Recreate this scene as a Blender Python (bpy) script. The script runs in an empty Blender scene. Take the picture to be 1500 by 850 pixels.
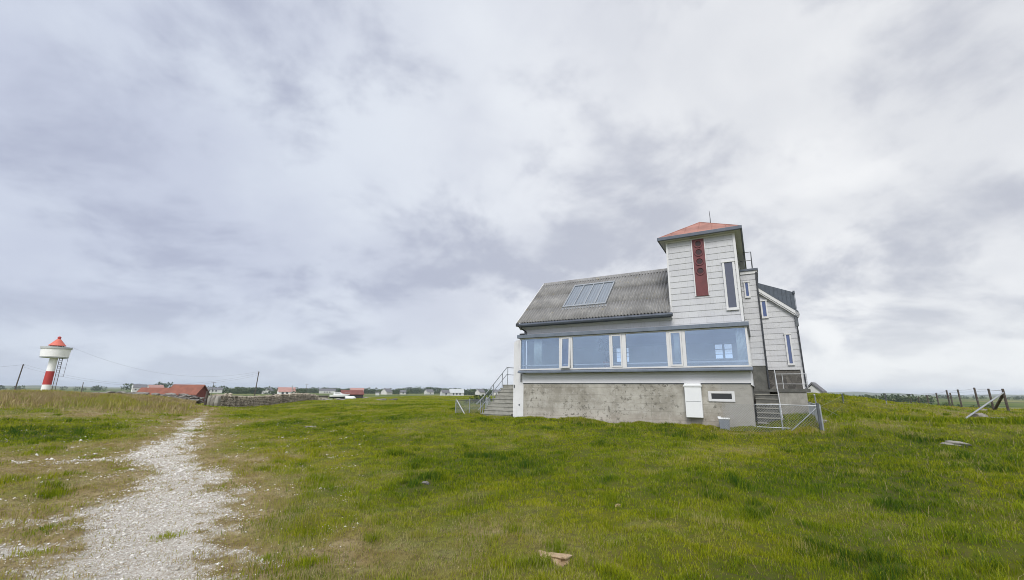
import bpy, bmesh, math, random
import numpy as np
from mathutils import Matrix, Vector
random.seed(7); RNG = np.random.default_rng(11)
S = bpy.context.scene; COL = S.collection
EYE = 1.65

# ------------------------------------------------------------------ helpers
def tag(o, label=None, cat=None, group=None, kind=None):
    if label: o['label'] = label
    if cat: o['category'] = cat
    if group: o['group'] = group
    if kind: o['kind'] = kind
    return o
def empty(name, loc, rz=0.0, label=None, cat=None, group=None):
    o = bpy.data.objects.new(name, None); COL.objects.link(o)
    o.location = loc; o.rotation_euler = (0, 0, rz); o.empty_display_size = .2
    return tag(o, label, cat, group)
class MB:
    def __init__(s): s.v = []; s.f = []
    def poly(s, pts):
        n = len(s.v); s.v += [tuple(p) for p in pts]; s.f.append(tuple(range(n, n+len(pts)))); return s
    def add(s, vs, fs):
        n = len(s.v); s.v += [tuple(p) for p in vs]; s.f += [tuple(i+n for i in f) for f in fs]; return s
    def box(s, x0, x1, y0, y1, z0, z1):
        return s.add([(x0,y0,z0),(x1,y0,z0),(x1,y1,z0),(x0,y1,z0),(x0,y0,z1),(x1,y0,z1),(x1,y1,z1),(x0,y1,z1)],
                     [(0,3,2,1),(4,5,6,7),(0,1,5,4),(1,2,6,5),(2,3,7,6),(3,0,4,7)])
    def prism(s, prof, axis, a, b):
        # prof: closed 2D polygon; axis 'x','y','z': extruded from a to b
        def P(p, t):
            return {'x': (t, p[0], p[1]), 'y': (p[0], t, p[1]), 'z': (p[0], p[1], t)}[axis]
        n = len(prof); vs = [P(p, a) for p in prof]+[P(p, b) for p in prof]
        fs = [tuple(range(n-1, -1, -1)), tuple(range(n, 2*n))]+[(i, (i+1) % n, n+(i+1) % n, n+i) for i in range(n)]
        return s.add(vs, fs)
    def tube(s, pts, r, n=6, cap=True):
        pts = [Vector(p) for p in pts]; rings = []
        for i, p in enumerate(pts):
            t = (pts[min(i+1, len(pts)-1)]-pts[max(i-1, 0)]).normalized()
            a = t.cross(Vector((0, 0, 1)))
            if a.length < .05: a = t.cross(Vector((0, 1, 0)))
            a.normalize(); b = t.cross(a)
            rr = r[i] if isinstance(r, (list, tuple)) else r
            rings.append([p+a*(rr*math.cos(2*math.pi*k/n))+b*(rr*math.sin(2*math.pi*k/n)) for k in range(n)])
        vs = [q for R in rings for q in R]; fs = []
        for i in range(len(rings)-1):
            for k in range(n):
                fs.append((i*n+k, i*n+(k+1) % n, (i+1)*n+(k+1) % n, (i+1)*n+k))
        if cap: fs += [tuple(range(n-1, -1, -1)), tuple(range((len(rings)-1)*n, len(rings)*n))]
        return s.add(vs, fs)
    def lathe(s, prof, n=32, c=(0, 0)):
        vs = []; fs = []
        for (r, z) in prof:
            for k in range(n):
                a = 2*math.pi*k/n; vs.append((c[0]+r*math.cos(a), c[1]+r*math.sin(a), z))
        for i in range(len(prof)-1):
            for k in range(n):
                fs.append((i*n+k, i*n+(k+1) % n, (i+1)*n+(k+1) % n, (i+1)*n+k))
        fs += [tuple(range(n-1, -1, -1)), tuple(range((len(prof)-1)*n, len(prof)*n))]
        return s.add(vs, fs)
    def build(s, name, mat, parent=None, bevel=0, smooth=False, fix=True):
        me = bpy.data.meshes.new(name); me.from_pydata(s.v, [], s.f)
        if fix:
            bm = bmesh.new(); bm.from_mesh(me); bmesh.ops.recalc_face_normals(bm, faces=bm.faces); bm.to_mesh(me); bm.free()
        o = bpy.data.objects.new(name, me); COL.objects.link(o)
        me.materials.append(mat)
        if parent is not None: o.parent = parent
        if bevel:
            m = o.modifiers.new('bevel', 'BEVEL'); m.width = bevel; m.segments = 2; m.limit_method = 'ANGLE'
        if smooth:
            for p in me.polygons: p.use_smooth = True
            me.set_sharp_from_angle(angle=math.radians(50))
        return o
def rock_mb(mb, c, sx, sy, sz, rng, sub=2, rot=None, rough=.22):
    bm = bmesh.new(); bmesh.ops.create_icosphere(bm, subdivisions=sub, radius=1)
    rz = rng.uniform(0, 6.28) if rot is None else rot
    M = Matrix.Rotation(rz, 3, 'Z')
    ph = [rng.uniform(0, 6) for _ in range(6)]
    vs = []
    for v in bm.verts:
        p = v.co
        q = Vector([math.copysign(abs(t)**.7, t) for t in p])
        k = 1+rough*(math.sin(3*p.x+ph[0])*math.sin(2.7*p.y+ph[1])+.6*math.sin(5*p.z+ph[2]+3*p.x)+.4*math.sin(8*p.y+ph[3]+4*p.z))
        q = M @ Vector((q.x*sx*k, q.y*sy*k, q.z*sz*k)); vs.append((c[0]+q.x, c[1]+q.y, c[2]+q.z))
    mb.add(vs, [tuple(v.index for v in f.verts) for f in bm.faces]); bm.free()

# ------------------------------------------------------------------ materials
class NT:
    def __init__(s, nt): s.nt = nt; s.L = nt.links
    def n(s, t, **kw):
        x = s.nt.nodes.new(t)
        for k, v in kw.items():
            if k.startswith('i_'):
                key = k[2:]; key = int(key) if key.isdigit() else key.replace('_', ' ')
                if isinstance(v, bpy.types.NodeSocket): s.L.new(v, x.inputs[key])
                else: x.inputs[key].default_value = v
            else: setattr(x, k, v)
        return x
    def math(s, op, a, b=0.0, c=None, clamp=False):
        x = s.nt.nodes.new('ShaderNodeMath'); x.operation = op; x.use_clamp = clamp
        for i, v in enumerate((a, b, c)):
            if v is None: continue
            if isinstance(v, bpy.types.NodeSocket): s.L.new(v, x.inputs[i])
            else: x.inputs[i].default_value = v
        return x.outputs[0]
    def mix(s, f, a, b, mode='MIX'):
        x = s.nt.nodes.new('ShaderNodeMix'); x.data_type = 'RGBA'; x.blend_type = mode
        for i, v in ((0, f), (6, a), (7, b)):
            if isinstance(v, bpy.types.NodeSocket): s.L.new(v, x.inputs[i])
            elif i == 0: x.inputs[0].default_value = v
            else: x.inputs[i].default_value = (*v, 1)
        return x.outputs[2]
    def ss(s, v, a, b):
        x = s.nt.nodes.new('ShaderNodeMapRange'); x.interpolation_type = 'SMOOTHSTEP'
        s.L.new(v, x.inputs[0]); x.inputs[1].default_value = a; x.inputs[2].default_value = b
        return x.outputs[0]
    def noise(s, vec, scale, detail=4, rough=.55, dist=0.0, out=0):
        x = s.nt.nodes.new('ShaderNodeTexNoise'); x.inputs['Scale'].default_value = scale
        x.inputs['Detail'].default_value = detail; x.inputs['Roughness'].default_value = rough; x.inputs['Distortion'].default_value = dist
        if vec is not None: s.L.new(vec, x.inputs['Vector'])
        return x.outputs[out]
    def scale(s, vec, sc):
        x = s.nt.nodes.new('ShaderNodeVectorMath'); x.operation = 'MULTIPLY'; s.L.new(vec, x.inputs[0]); x.inputs[1].default_value = sc
        return x.outputs[0]
def newmat(name):
    m = bpy.data.materials.new(name); m.use_nodes = True
    t = NT(m.node_tree); b = m.node_tree.nodes['Principled BSDF']
    return m, t, b
def weathered(name, col, rough=.6, var=.12, dirt=(.25,.24,.21), damt=.25, scale=3.0, streak=True, bump=.15, bscale=40, metal=0.0, fine=0.0):
    """a paint / stone / metal with blotches, dirt of its own shape, and fine grain"""
    m, t, b = newmat(name)
    co = t.n('ShaderNodeTexCoord').outputs['Object']
    n1 = t.noise(co, scale, 5, .6)
    sv = t.scale(co, (3.0, 3.0, .5)) if streak else co
    n2 = t.noise(sv, scale*1.6, 6, .65)
    c0 = t.mix(t.ss(n1, .3, .7), [c*(1-var) for c in col], [min(1, c*(1+var)) for c in col])
    c1 = t.mix(t.math('MULTIPLY', t.ss(n2, .5, .8), damt), c0, dirt)
    if fine:
        n3 = t.noise(co, 60, 3, .6)
        c1 = t.mix(t.math('MULTIPLY', t.ss(n3, .45, .75), fine), c1, dirt)
    t.L.new(c1, b.inputs['Base Color']); b.inputs['Roughness'].default_value = rough; b.inputs['Metallic'].default_value = metal
    if bump:
        bp = t.n('ShaderNodeBump', i_Strength=bump, i_Distance=.01, i_Height=t.noise(co, bscale, 4, .6)); t.L.new(bp.outputs[0], b.inputs['Normal'])
    return m
M = {}
M['trim'] = weathered('white painted trim', (.60,.60,.60), .45, .03, (.45,.43,.38), .25, 2.0)
M['smooth_white'] = weathered('white smooth boards', (.62,.62,.63), .45, .02, (.5,.48,.42), .14, 1.5, bump=.05)
M['render_white'] = weathered('white rendered wall', (.64,.64,.64), .75, .05, (.4,.38,.33), .35, 1.6, bump=.3, bscale=60)
M['flash'] = weathered('blue grey metal flashing', (.15,.175,.21), .42, .12, (.3,.3,.3), .25, 2.5, metal=.25, bump=.05)
M['gutter'] = weathered('dark slate blue gutter', (.085,.10,.13), .38, .12, (.25,.25,.25), .25, 2.5, bump=.05)
M['black_pipe'] = weathered('black downpipe', (.035,.038,.045), .45, .1, (.15,.15,.15), .2, 3)
M['concrete'] = weathered('grey concrete', (.30,.29,.26), .9, .18, (.12,.115,.095), .5, 2.2, bump=.5, bscale=50, fine=.3)
M['step_concrete'] = weathered('step concrete', (.29,.285,.25), .9, .18, (.13,.13,.10), .5, 3, streak=False, bump=.4, bscale=60, fine=.3)
M['dark_concrete'] = weathered('damp dark concrete', (.11,.11,.10), .9, .25, (.05,.05,.045), .5, 3, bump=.5, fine=.3)
M['galv'] = weathered('galvanised steel', (.34,.36,.38), .45, .12, (.3,.28,.25), .2, 6, metal=.5, bump=.05)
M['galv_dark'] = weathered('dull dark steel', (.10,.11,.12), .5, .12, (.2,.15,.1), .2, 6, metal=.3, bump=.05)
M['white_rail'] = weathered('white rail paint', (.42,.43,.44), .45, .06, (.4,.35,.3), .25, 8, bump=.05)
M['red_panel'] = weathered('dark red panel', (.13,.030,.032), .55, .16, (.12,.03,.03), .35, 2.5, bump=.1)
M['red_dark'] = weathered('dark red recess', (.03,.008,.010), .6, .2, (.015,.006,.006), .3, 3, bump=.1)
M['copper'] = weathered('salmon red metal roofing', (.32,.150,.115), .65, .22, (.20,.115,.09), .4, 2.2, bump=.08)
M['soffit'] = weathered('pale soffit', (.50,.50,.47), .7, .06, (.3,.28,.24), .4, 2)
M['cladding_dark'] = weathered('dark blue zinc cladding', (.07,.085,.105), .45, .15, (.13,.13,.13), .3, 3, metal=.2, bump=.08)
M['plaster'] = weathered('pale room plaster', (.70,.72,.72), .8, .05, (.4,.4,.38), .2, 1)
M['floorboards'] = weathered('room floor', (.22,.16,.11), .6, .15, (.1,.07,.05), .3, 3)
M['curtain'] = weathered('pale curtain cloth', (.74,.77,.70), .9, .08, (.5,.5,.42), .3, 6, bump=.1)
M['plant_leaf'] = weathered('house plant leaf', (.03,.06,.03), .5, .3, (.02,.03,.02), .3, 6)
M['terracotta'] = weathered('terracotta', (.30,.12,.07), .8, .1, (.2,.1,.08), .3, 6)
M['cabinet'] = weathered('white enamel', (.70,.71,.71), .35, .02, (.5,.48,.44), .12, 2, bump=.02)
M['bin'] = weathered('grey plastic', (.22,.24,.27), .5, .08, (.12,.12,.12), .3, 5)
M['masonry'] = None
M['wood_post'] = weathered('weathered dark post', (.075,.06,.05), .9, .3, (.16,.14,.12), .4, 6, bump=.4)
M['pole'] = weathered('creosoted pole', (.085,.07,.06), .9, .2, (.15,.14,.13), .4, 4)
M['wire'] = weathered('dull wire', (.16,.17,.19), .5, .05, (.2,.2,.2), .1, 6)
M['lh_white'] = weathered('lighthouse white', (.84,.84,.84), .6, .05, (.5,.46,.4), .25, .8)
M['lh_red'] = weathered('lighthouse red', (.42,.035,.03), .55, .1, (.2,.04,.03), .3, 1)
M['lh_roof'] = weathered('lighthouse salmon red roof', (.58,.13,.085), .5, .08, (.3,.08,.06), .25, 1)
M['grey_paint'] = weathered('grey paint', (.42,.44,.44), .6, .08, (.2,.2,.18), .3, 1)
M['dark_glass'] = weathered('dark lamp room glass', (.03,.03,.035), .15, .1, (.05,.05,.05), .1, 1, bump=0)
M['tile_red'] = weathered('red roof tile', (.215,.075,.045), .8, .18, (.12,.05,.035), .45, .8, streak=False, bump=.4, bscale=12, fine=.25)
M['tile_brown'] = weathered('brown red roof sheet', (.16,.055,.045), .8, .15, (.1,.05,.04), .4, .8, streak=False)
M['tar_wood'] = weathered('tarred timber', (.035,.03,.028), .85, .3, (.09,.08,.07), .4, 2)
M['red_wood'] = weathered('red boat house boards', (.16,.035,.025), .8, .2, (.07,.03,.025), .4, 2)
M['far_white'] = weathered('far white house wall', (.52,.52,.50), .7, .05, (.5,.48,.44), .3, .5)
M['far_slate'] = weathered('far grey roof', (.13,.13,.14), .7, .15, (.2,.2,.2), .3, .5)
M['far_pink'] = weathered('far faded pink roof', (.36,.2,.17), .8, .1, (.2,.15,.13), .3, .5)
M['far_window'] = weathered('far dark window', (.04,.045,.055), .2, .1, (.06,.06,.06), .2, .5, bump=0)
M['boat_white'] = weathered('white hull paint', (.76,.77,.77), .3, .03, (.5,.48,.42), .2, 1.2, bump=0)
M['boat_dark'] = weathered('dark blue antifouling', (.03,.035,.05), .5, .15, (.08,.07,.06), .3, 1.2)
M['rust'] = weathered('rusty brown', (.11,.05,.03), .85, .25, (.05,.03,.02), .4, 3)

def pane_mat(name, base, rough=.06):
    m, t, b = newmat(name); b.inputs['Base Color'].default_value = (*base, 1); b.inputs['Roughness'].default_value = rough
    b.inputs['Specular IOR Level'].default_value = .6
    co = t.n('ShaderNodeTexCoord').outputs['Object']
    bp = t.n('ShaderNodeBump', i_Strength=.03, i_Distance=.02, i_Height=t.noise(co, 2.2, 2)); t.L.new(bp.outputs[0], b.inputs['Normal'])
    return m
M['pane_grey'] = pane_mat('slate tinted pane', (.085,.092,.125), .12)
M['pane_blue'] = pane_mat('blue tinted pane', (.07,.10,.22), .08)
M['pane_dark'] = pane_mat('dark opening', (.025,.027,.03), .3)
def glass_mat(name, refl=(.75,.86,1.0), trans=(.90,.95,1.0), base=.18):
    m = bpy.data.materials.new(name); m.use_nodes = True; nt = m.node_tree; nt.nodes.clear(); t = NT(nt)
    out = t.n('ShaderNodeOutputMaterial')
    co = t.n('ShaderNodeTexCoord').outputs['Object']
    bp = t.n('ShaderNodeBump', i_Strength=.06, i_Distance=.02, i_Height=t.noise(co, .9, 1))
    g = t.n('ShaderNodeBsdfGlossy'); g.inputs['Color'].default_value = (*refl, 1); g.inputs['Roughness'].default_value = .02
    t.L.new(bp.outputs[0], g.inputs['Normal'])
    tr = t.n('ShaderNodeBsdfTransparent'); tr.inputs['Color'].default_value = (*trans, 1)
    lw = t.n('ShaderNodeLayerWeight', i_Blend=.35)
    f = t.math('ADD', t.math('MULTIPLY', lw.outputs['Fresnel'], .6), base, clamp=True)
    mx = t.n('ShaderNodeMixShader'); t.L.new(f, mx.inputs[0]); t.L.new(tr.outputs[0], mx.inputs[1]); t.L.new(g.outputs[0], mx.inputs[2])
    t.L.new(mx.outputs[0], out.inputs[0]); return m
M['glass'] = glass_mat('sky blue tinted window glass')  # blue of the reflected sky is put into the gloss colour
M['glass_sky'] = glass_mat('roof light glass', (.80,.86,.93), (.8,.84,.88), .40)

def siding_mat():
    m, t, b = newmat('white fibre cement shingle cladding')
    co = t.n('ShaderNodeTexCoord').outputs['Object']
    sp = t.n('ShaderNodeSeparateXYZ', i_0=co)
    run = t.math('ADD', sp.outputs[0], sp.outputs[1])
    zz = t.math('DIVIDE', sp.outputs[2], .25)
    row = t.math('FLOOR', zz)
    xs = t.math('ADD', t.math('DIVIDE', run, .6), t.math('MULTIPLY', row, .5))
    cell = t.math('FLOOR', xs)
    fx = t.math('FRACT', xs)
    joint = t.math('LESS_THAN', fx, .014)
    wn = t.n('ShaderNodeTexWhiteNoise', noise_dimensions='2D')
    cmb = t.n('ShaderNodeCombineXYZ', i_0=cell, i_1=row); t.L.new(cmb.outputs[0], wn.inputs['Vector'])
    tone = t.mix(wn.outputs[0], (.47,.475,.495), (.515,.52,.535))
    n1 = t.noise(co, 1.1, 5, .6); c = t.mix(t.math('MULTIPLY', t.ss(n1, .45, .75), .35), tone, (.56,.57,.57))
    n2 = t.noise(t.scale(co, (9, 9, 2)), 2.2, 6, .7); c = t.mix(t.math('MULTIPLY', t.ss(n2, .53, .72), .6), c, (.36,.355,.335))
    n3 = t.noise(co, 26, 5, .7); c = t.mix(t.math('MULTIPLY', t.ss(n3, .56, .72), .35), c, (.40,.40,.38))
    c = t.mix(t.math('MULTIPLY', joint, .5), c, (.28,.28,.28))
    edge = t.math('LESS_THAN', t.math('FRACT', t.math('DIVIDE', t.math('SUBTRACT', sp.outputs[2], 4.03), .25)), .065)  # lap shadow painted as a dark line along the bottom of each course
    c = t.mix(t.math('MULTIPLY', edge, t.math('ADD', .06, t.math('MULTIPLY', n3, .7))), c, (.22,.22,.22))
    t.L.new(c, b.inputs['Base Color']); b.inputs['Roughness'].default_value = .7
    bp = t.n('ShaderNodeBump', i_Strength=.25, i_Distance=.006, i_Height=t.noise(co, 45, 4, .6)); t.L.new(bp.outputs[0], b.inputs['Normal'])
    return m
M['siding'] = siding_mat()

def boardmarked(name):
    """old shuttered concrete: board lines, pale lime bloom, pitted dark spalls"""
    m, t, b = newmat(name)
    co = t.n('ShaderNodeTexCoord').outputs['Object']; sp = t.n('ShaderNodeSeparateXYZ', i_0=co)
    wob = t.math('MULTIPLY', t.math('SUBTRACT', t.noise(co, 1.5, 3), .5), .08)
    fz = t.math('FRACT', t.math('DIVIDE', t.math('ADD', sp.outputs[2], wob), .30))
    line = t.math('LESS_THAN', fz, .05)
    fx = t.math('FRACT', t.math('ADD', t.math('DIVIDE', sp.outputs[0], 1.45), wob)); vl = t.math('LESS_THAN', fx, .012)
    n1 = t.noise(co, .9, 6, .65); n2 = t.noise(co, 5, 6, .7); n3 = t.noise(co, 5.5, 6, .74)
    c = t.mix(t.ss(n1, .3, .7), (.235,.218,.18), (.455,.435,.385))
    c = t.mix(t.math('MULTIPLY', t.ss(n2, .5, .72), .7), c, (.47,.455,.42))
    zlow = t.ss(sp.outputs[2], 1.0, .45)
    c = t.mix(t.math('MULTIPLY', zlow, .3), c, (.46,.39,.33))
    patch = t.ss(t.noise(co, .75, 4, .65), .40, .58)
    pit = t.math('MULTIPLY', t.ss(n3, .532, .59), patch)
    c = t.mix(t.math('MULTIPLY', pit, .85), c, (.13,.122,.10))
    c = t.mix(t.math('MULTIPLY', line, .45), c, (.19,.18,.15)); c = t.mix(t.math('MULTIPLY', vl, .5), c, (.19,.18,.15))
    # smoother grey cement repair at the right-hand end
    rep = t.ss(t.math('ADD', sp.outputs[0], t.math('MULTIPLY', t.math('SUBTRACT', n1, .5), 1.2)), 8.15, 8.55)
    c = t.mix(rep, c, t.mix(n2, (.27,.26,.235), (.35,.34,.31)))
    t.L.new(c, b.inputs['Base Color']); b.inputs['Roughness'].default_value = .93
    h = t.math('SUBTRACT', t.math('MULTIPLY', n2, .6), t.math('ADD', t.math('MULTIPLY', pit, .7), t.math('MULTIPLY', line, .4)))
    bp = t.n('ShaderNodeBump', i_Strength=.45, i_Distance=.02, i_Height=h); t.L.new(bp.outputs[0], b.inputs['Normal'])
    return m
M['board_concrete'] = boardmarked('board marked concrete')

def corrugated():
    m, t, b = newmat('grey fibre cement roof sheet')
    co = t.n('ShaderNodeTexCoord').outputs['Object']
    n1 = t.noise(co, 1.2, 6, .65); n2 = t.noise(t.scale(co, (6, 1, 1)), 2.0, 5, .65); n3 = t.noise(co, 22, 5, .7)
    c = t.mix(t.ss(n1, .3, .7), (.165,.163,.158), (.25,.247,.24))
    c = t.mix(t.math('MULTIPLY', t.ss(n2, .5, .75), .6), c, (.38,.365,.335))
    c = t.mix(t.math('MULTIPLY', t.ss(n3, .55, .7), .5), c, (.075,.072,.065))
    c = t.mix(t.math('MULTIPLY', t.ss(t.noise(co, 3.3, 4, .6), .62, .72), .5), c, (.30,.26,.15))
    t.L.new(c, b.inputs['Base Color']); b.inputs['Roughness'].default_value = .88
    return m
M['corrugated'] = corrugated()

def stone_mat(name, a, bcol, lichen, sc=2.2):
    m, t, b = newmat(name)
    co = t.n('ShaderNodeTexCoord').outputs['Object']
    v = t.n('ShaderNodeTexVoronoi', i_Scale=sc); t.L.new(co, v.inputs['Vector'])
    hs = t.n('ShaderNodeSeparateColor'); t.L.new(v.outputs['Color'], hs.inputs[0])
    c = t.mix(hs.outputs[0], a, bcol)
    n = t.noise(co, 9, 5, .7); c = t.mix(t.math('MULTIPLY', t.ss(n, .5, .7), .6), c, lichen)
    n2 = t.noise(co, 24, 4, .7); c = t.mix(t.math('MULTIPLY', t.ss(n2, .55, .7), .5), c, [x*.5 for x in a])
    t.L.new(c, b.inputs['Base Color']); b.inputs['Roughness'].default_value = .92
    bp = t.n('ShaderNodeBump', i_Strength=.6, i_Distance=.03, i_Height=n2); t.L.new(bp.outputs[0], b.inputs['Normal'])
    return m
M['stone'] = stone_mat('field stone', (.16,.135,.10), (.46,.40,.32), (.56,.52,.43), 2.4)
M['slab'] = stone_mat('dark slab stone', (.08,.075,.07), (.24,.225,.205), (.38,.36,.32), 1.1)
M['masonry'] = stone_mat('dark rubble masonry', (.06,.057,.052), (.15,.14,.125), (.2,.19,.17), 3.5)
M['pale_rock'] = stone_mat('pale lichened rock', (.18,.165,.14), (.29,.275,.24), (.42,.40,.355), 3)
M['tan_rock'] = stone_mat('tan rock', (.30,.20,.11), (.42,.31,.19), (.50,.42,.30), 4)
M['grey_rock'] = stone_mat('grey rock', (.09,.085,.08), (.17,.16,.15), (.26,.25,.23), 3)

# ------------------------------------------------------------------ terrain
def hash2(ix, iy, s):
    h = (ix.astype(np.int64)*374761393+iy.astype(np.int64)*668265263+s*1442695041) & 0xffffffff
    h = ((h ^ (h >> 13))*1274126177) & 0xffffffff
    return ((h ^ (h >> 16)) & 0xffff)/65535.0
def vnoise(x, y, s=0):
    ix = np.floor(x); iy = np.floor(y); fx = x-ix; fy = y-iy
    fx = fx*fx*(3-2*fx); fy = fy*fy*(3-2*fy)
    a = hash2(ix, iy, s); b = hash2(ix+1, iy, s); c = hash2(ix, iy+1, s); d = hash2(ix+1, iy+1, s)
    return (a*(1-fx)+b*fx)*(1-fy)+(c*(1-fx)+d*fx)*fy
def fbm(x, y, sc, oct=4, s=0, gain=.5):
    t = 0; a = 1; n = 0
    for o in range(oct):
        ang = .6*o; xr = x*math.cos(ang)-y*math.sin(ang); yr = x*math.sin(ang)+y*math.cos(ang)
        t = t+a*vnoise(xr*sc*2**o+17.3*o, yr*sc*2**o-9.1*o, s+o); n += a; a *= gain
    return t/n
CP = []
for a in (-70, -35, 0, 35, 70):
    CP += [(a, 1.0, 0), (a, 3.5, 0), (a, 7, 0.0)]
CP += [(-60,13,0),(-40,13,0),(-20,13,.03),(0,13,.12),(20,12,.2),(40,12,.22),(60,13,.2)]
CP += [(-36,21,0),(-26,21,.05),(-14,20,.4),(-8,20,.45),(0,20,.47),(10,19,.45),(20,18,.43),(27,17,.40),(33,15.5,.33),(48,17,.5),(60,17,.45)]
CP += [(33,20,.72),(40,20,.72),(48,20,.78),(60,20,.7),(33,22,.62),(41,22,.62),(48,22,.72),(33,25.5,1.32),(37,26.5,1.3),(41,28,1.08),(45,29,.88),(48,30,.85),(60,30,.8),
       (33,34,1.45),(40,40,.9),(48,45,.6),(0,28,.7),(15,27,.8),(25,26,1.0),(0,45,.5),(20,45,.8),(33,60,.7),(20,90,-.3),(40,90,-.6),(48,90,-.8)]
CP += [(-15,40,.32),(-15,90,-.1),(-15,150,-.5),(-15,260,-2),(-5,90,-.1),(-5,160,-.6)]
CP += [(-26,32,.02),(-26,50,.02),(-26,72,-.12),(-26,100,-1.2),(-26,150,-1.75),(-22,72,-.1),(-22,110,-.7),(-22,150,-1.4)]
CP += [(-36,32,.04),(-36,46,.12),(-36,60,-.4),(-36,100,-1.6),(-36,160,-2.2)]
CP += [(-38.3,45,.42),(-41,28,.1),(-41,38,.42),(-41,45,.70),(-41,60,-.4),(-41,110,-1.5)]
CP += [(-47,24,.1),(-47,37,.65),(-47,45,1.0),(-47,60,-.2),(-47,130,-1.6)]
CP += [(-53,24,.15),(-53,37,.72),(-53,45,1.08),(-53,60,-.2),(-53,130,-1.6)]
CP += [(-66,24,.15),(-66,37,.72),(-66,45,1.2),(-66,60,-.2),(-66,130,-1.6)]
for a in (-66, -50, -35, -20, -5, 10, 25, 40, 55):
    CP += [(a, 330, -2.6), (a, 900, -4.0), (a, 2500, -5.0), (a, 9000, -6.0)]
cpx = np.array([(a/14.0, math.log(r)/.33) for a, r, z in CP]); cpz = np.array([z for a, r, z in CP])
def kern(d2): return np.sqrt(d2+.35)
_d2 = ((cpx[:, None]-cpx[None])**2).sum(-1)
_A = np.block([[kern(_d2), np.ones((len(CP), 1))], [np.ones((1, len(CP))), np.zeros((1, 1))]])
_w = np.linalg.solve(_A+1e-9*np.eye(len(CP)+1), np.append(cpz, 0))
def gz_base(x, y):
    x = np.atleast_1d(np.asarray(x, float)); y = np.atleast_1d(np.asarray(y, float))
    az = np.degrees(np.arctan2(x, y)); az = np.clip(az, -68, 66); lr = np.log(np.maximum(np.hypot(x, y), 1.0))
    out = np.empty(len(x))
    for i in range(0, len(x), 20000):
        q = np.stack([az[i:i+20000]/14.0, lr[i:i+20000]/.33], 1)
        out[i:i+20000] = kern(((q[:, None]-cpx[None])**2).sum(-1)) @ _w[:-1]+_w[-1]
    return out
def gz(x, y, micro=True):
    z = gz_base(x, y); x = np.atleast_1d(np.asarray(x, float)); y = np.atleast_1d(np.asarray(y, float)); r = np.hypot(x, y)
    # hide the terrain's blends on the far side of the camera
    if micro:
        fade = np.clip((160-r)/120, 0, 1)
        pm = path_mask(x, y)
        z = z+fade*(1-.75*pm)*((fbm(x, y, .55, 3, 5)-.5)*.16+(fbm(x, y, 2.6, 3, 9, .6)-.5)*.12)-.03*pm
    az = np.degrees(np.arctan2(x, y)); z = z-.22*np.exp(-((r-21.9-np.sin(az*.7)*.3)/.55)**2)*np.clip((az-31.5)/2, 0, 1)
    return z
def gz1(x, y): return float(gz(np.array([x]), np.array([y]))[0])

PATH = [(-1.2,.5,.8),(-2.4,2.6,.9),(-3.5,4.2,.95),(-4.25,5.1,1.0),(-4.75,5.75,1.0),(-5.15,6.6,.9),(-6.45,8.5,.72),(-7.9,10.0,.72),(-9.5,11.4,.78),(-11.8,15.2,.62),(-15.8,20.9,.42),(-20,27,.15),(-24,33.5,-.1)]
BRANCH = [(-4.9,6.2,.3),(-6.1,5.95,.33),(-7.5,5.5,.4),(-10,4.6,.5),(-14,3,.5)]
SPILL = [(-6.6,4.6,.15),(-5.6,4.9,.30),(-4.6,5.3,.4)]
SIDE = [(-8.1,10.6,.25),(-9.8,10.4,.3),(-11.2,10.2,.12)]
def seg_d(x, y, P):
    best = np.full(x.shape, 1e9)
    for (x0, y0, w0), (x1, y1, w1) in zip(P[:-1], P[1:]):
        dx, dy = x1-x0, y1-y0; t = np.clip(((x-x0)*dx+(y-y0)*dy)/(dx*dx+dy*dy), 0, 1)
        best = np.minimum(best, np.hypot(x-x0-t*dx, y-y0-t*dy)-(w0+t*(w1-w0)))
    return best
def path_d(x, y):
    return np.minimum(np.minimum(seg_d(x, y, PATH), seg_d(x, y, BRANCH)), np.minimum(seg_d(x, y, SIDE), seg_d(x, y, SPILL)))
def path_mask(x, y):
    d = path_d(x, y)+.20+(fbm(x, y, 1.9, 5, 21, .8)-.5)*2.3
    return np.clip(.5-d/.95, 0, 1)
def dryness(x, y):
    d = path_d(x, y); r = np.hypot(x, y); az = np.degrees(np.arctan2(x, y))
    n = fbm(x, y, .35, 4, 31, .6); n2 = fbm(x, y, 1.5, 3, 41)
    v = (n-.56)*1.9+(n2-.5)*.8
    v = v+1.15*np.exp(-np.maximum(d, 0)/1.3)
    left = np.clip((-az-27)/14, 0, 1)
    v = v+left*(.42+.35*np.clip(1-r/16, 0, 1))
    v = v+.75*np.clip((-az-36)/5, 0, 1)*np.clip((r-31)/8, 0, 1)*np.clip((70-r)/10, 0, 1)
    # bare worn patch below the path, right-hand side
    v = v+.6*np.exp(-((x+1.7)**2/1.1+(y-4.6)**2/.35))
    v = v-.35*np.clip((az-28)/15, 0, 1)*np.clip(1-r/13, 0, 1)+.18*np.clip((az-30)/8, 0, 1)*np.clip((r-11)/5, 0, 1)
    # lusher dark patch, left
    v = v-1.1*np.exp(-((x+16.5)**2/14+(y-15)**2/7))
    v = v-.55*np.exp(-((np.hypot(x, y)-21.6)/.8)**2)*np.clip((az-31)/2, 0, 1)  # ditch: lush grass, also coloured darker for the shade in the hollow
    v = v+.12*np.clip((r-25)/40, 0, 1)
    return np.clip(v, -.5, 1)
HOUSE_AZ = math.radians(61.63)
UD = np.array([math.sin(HOUSE_AZ), -math.cos(HOUSE_AZ)]); ND = np.array([math.cos(HOUSE_AZ), math.sin(HOUSE_AZ)])
ORG = np.array([-.207, 19.999])
def to_uv(x, y):
    dx = x-ORG[0]; dy = y-ORG[1]
    return dx*UD[0]+dy*UD[1], dx*ND[0]+dy*ND[1]
def hw(u, v): return ORG+u*UD+v*ND

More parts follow.
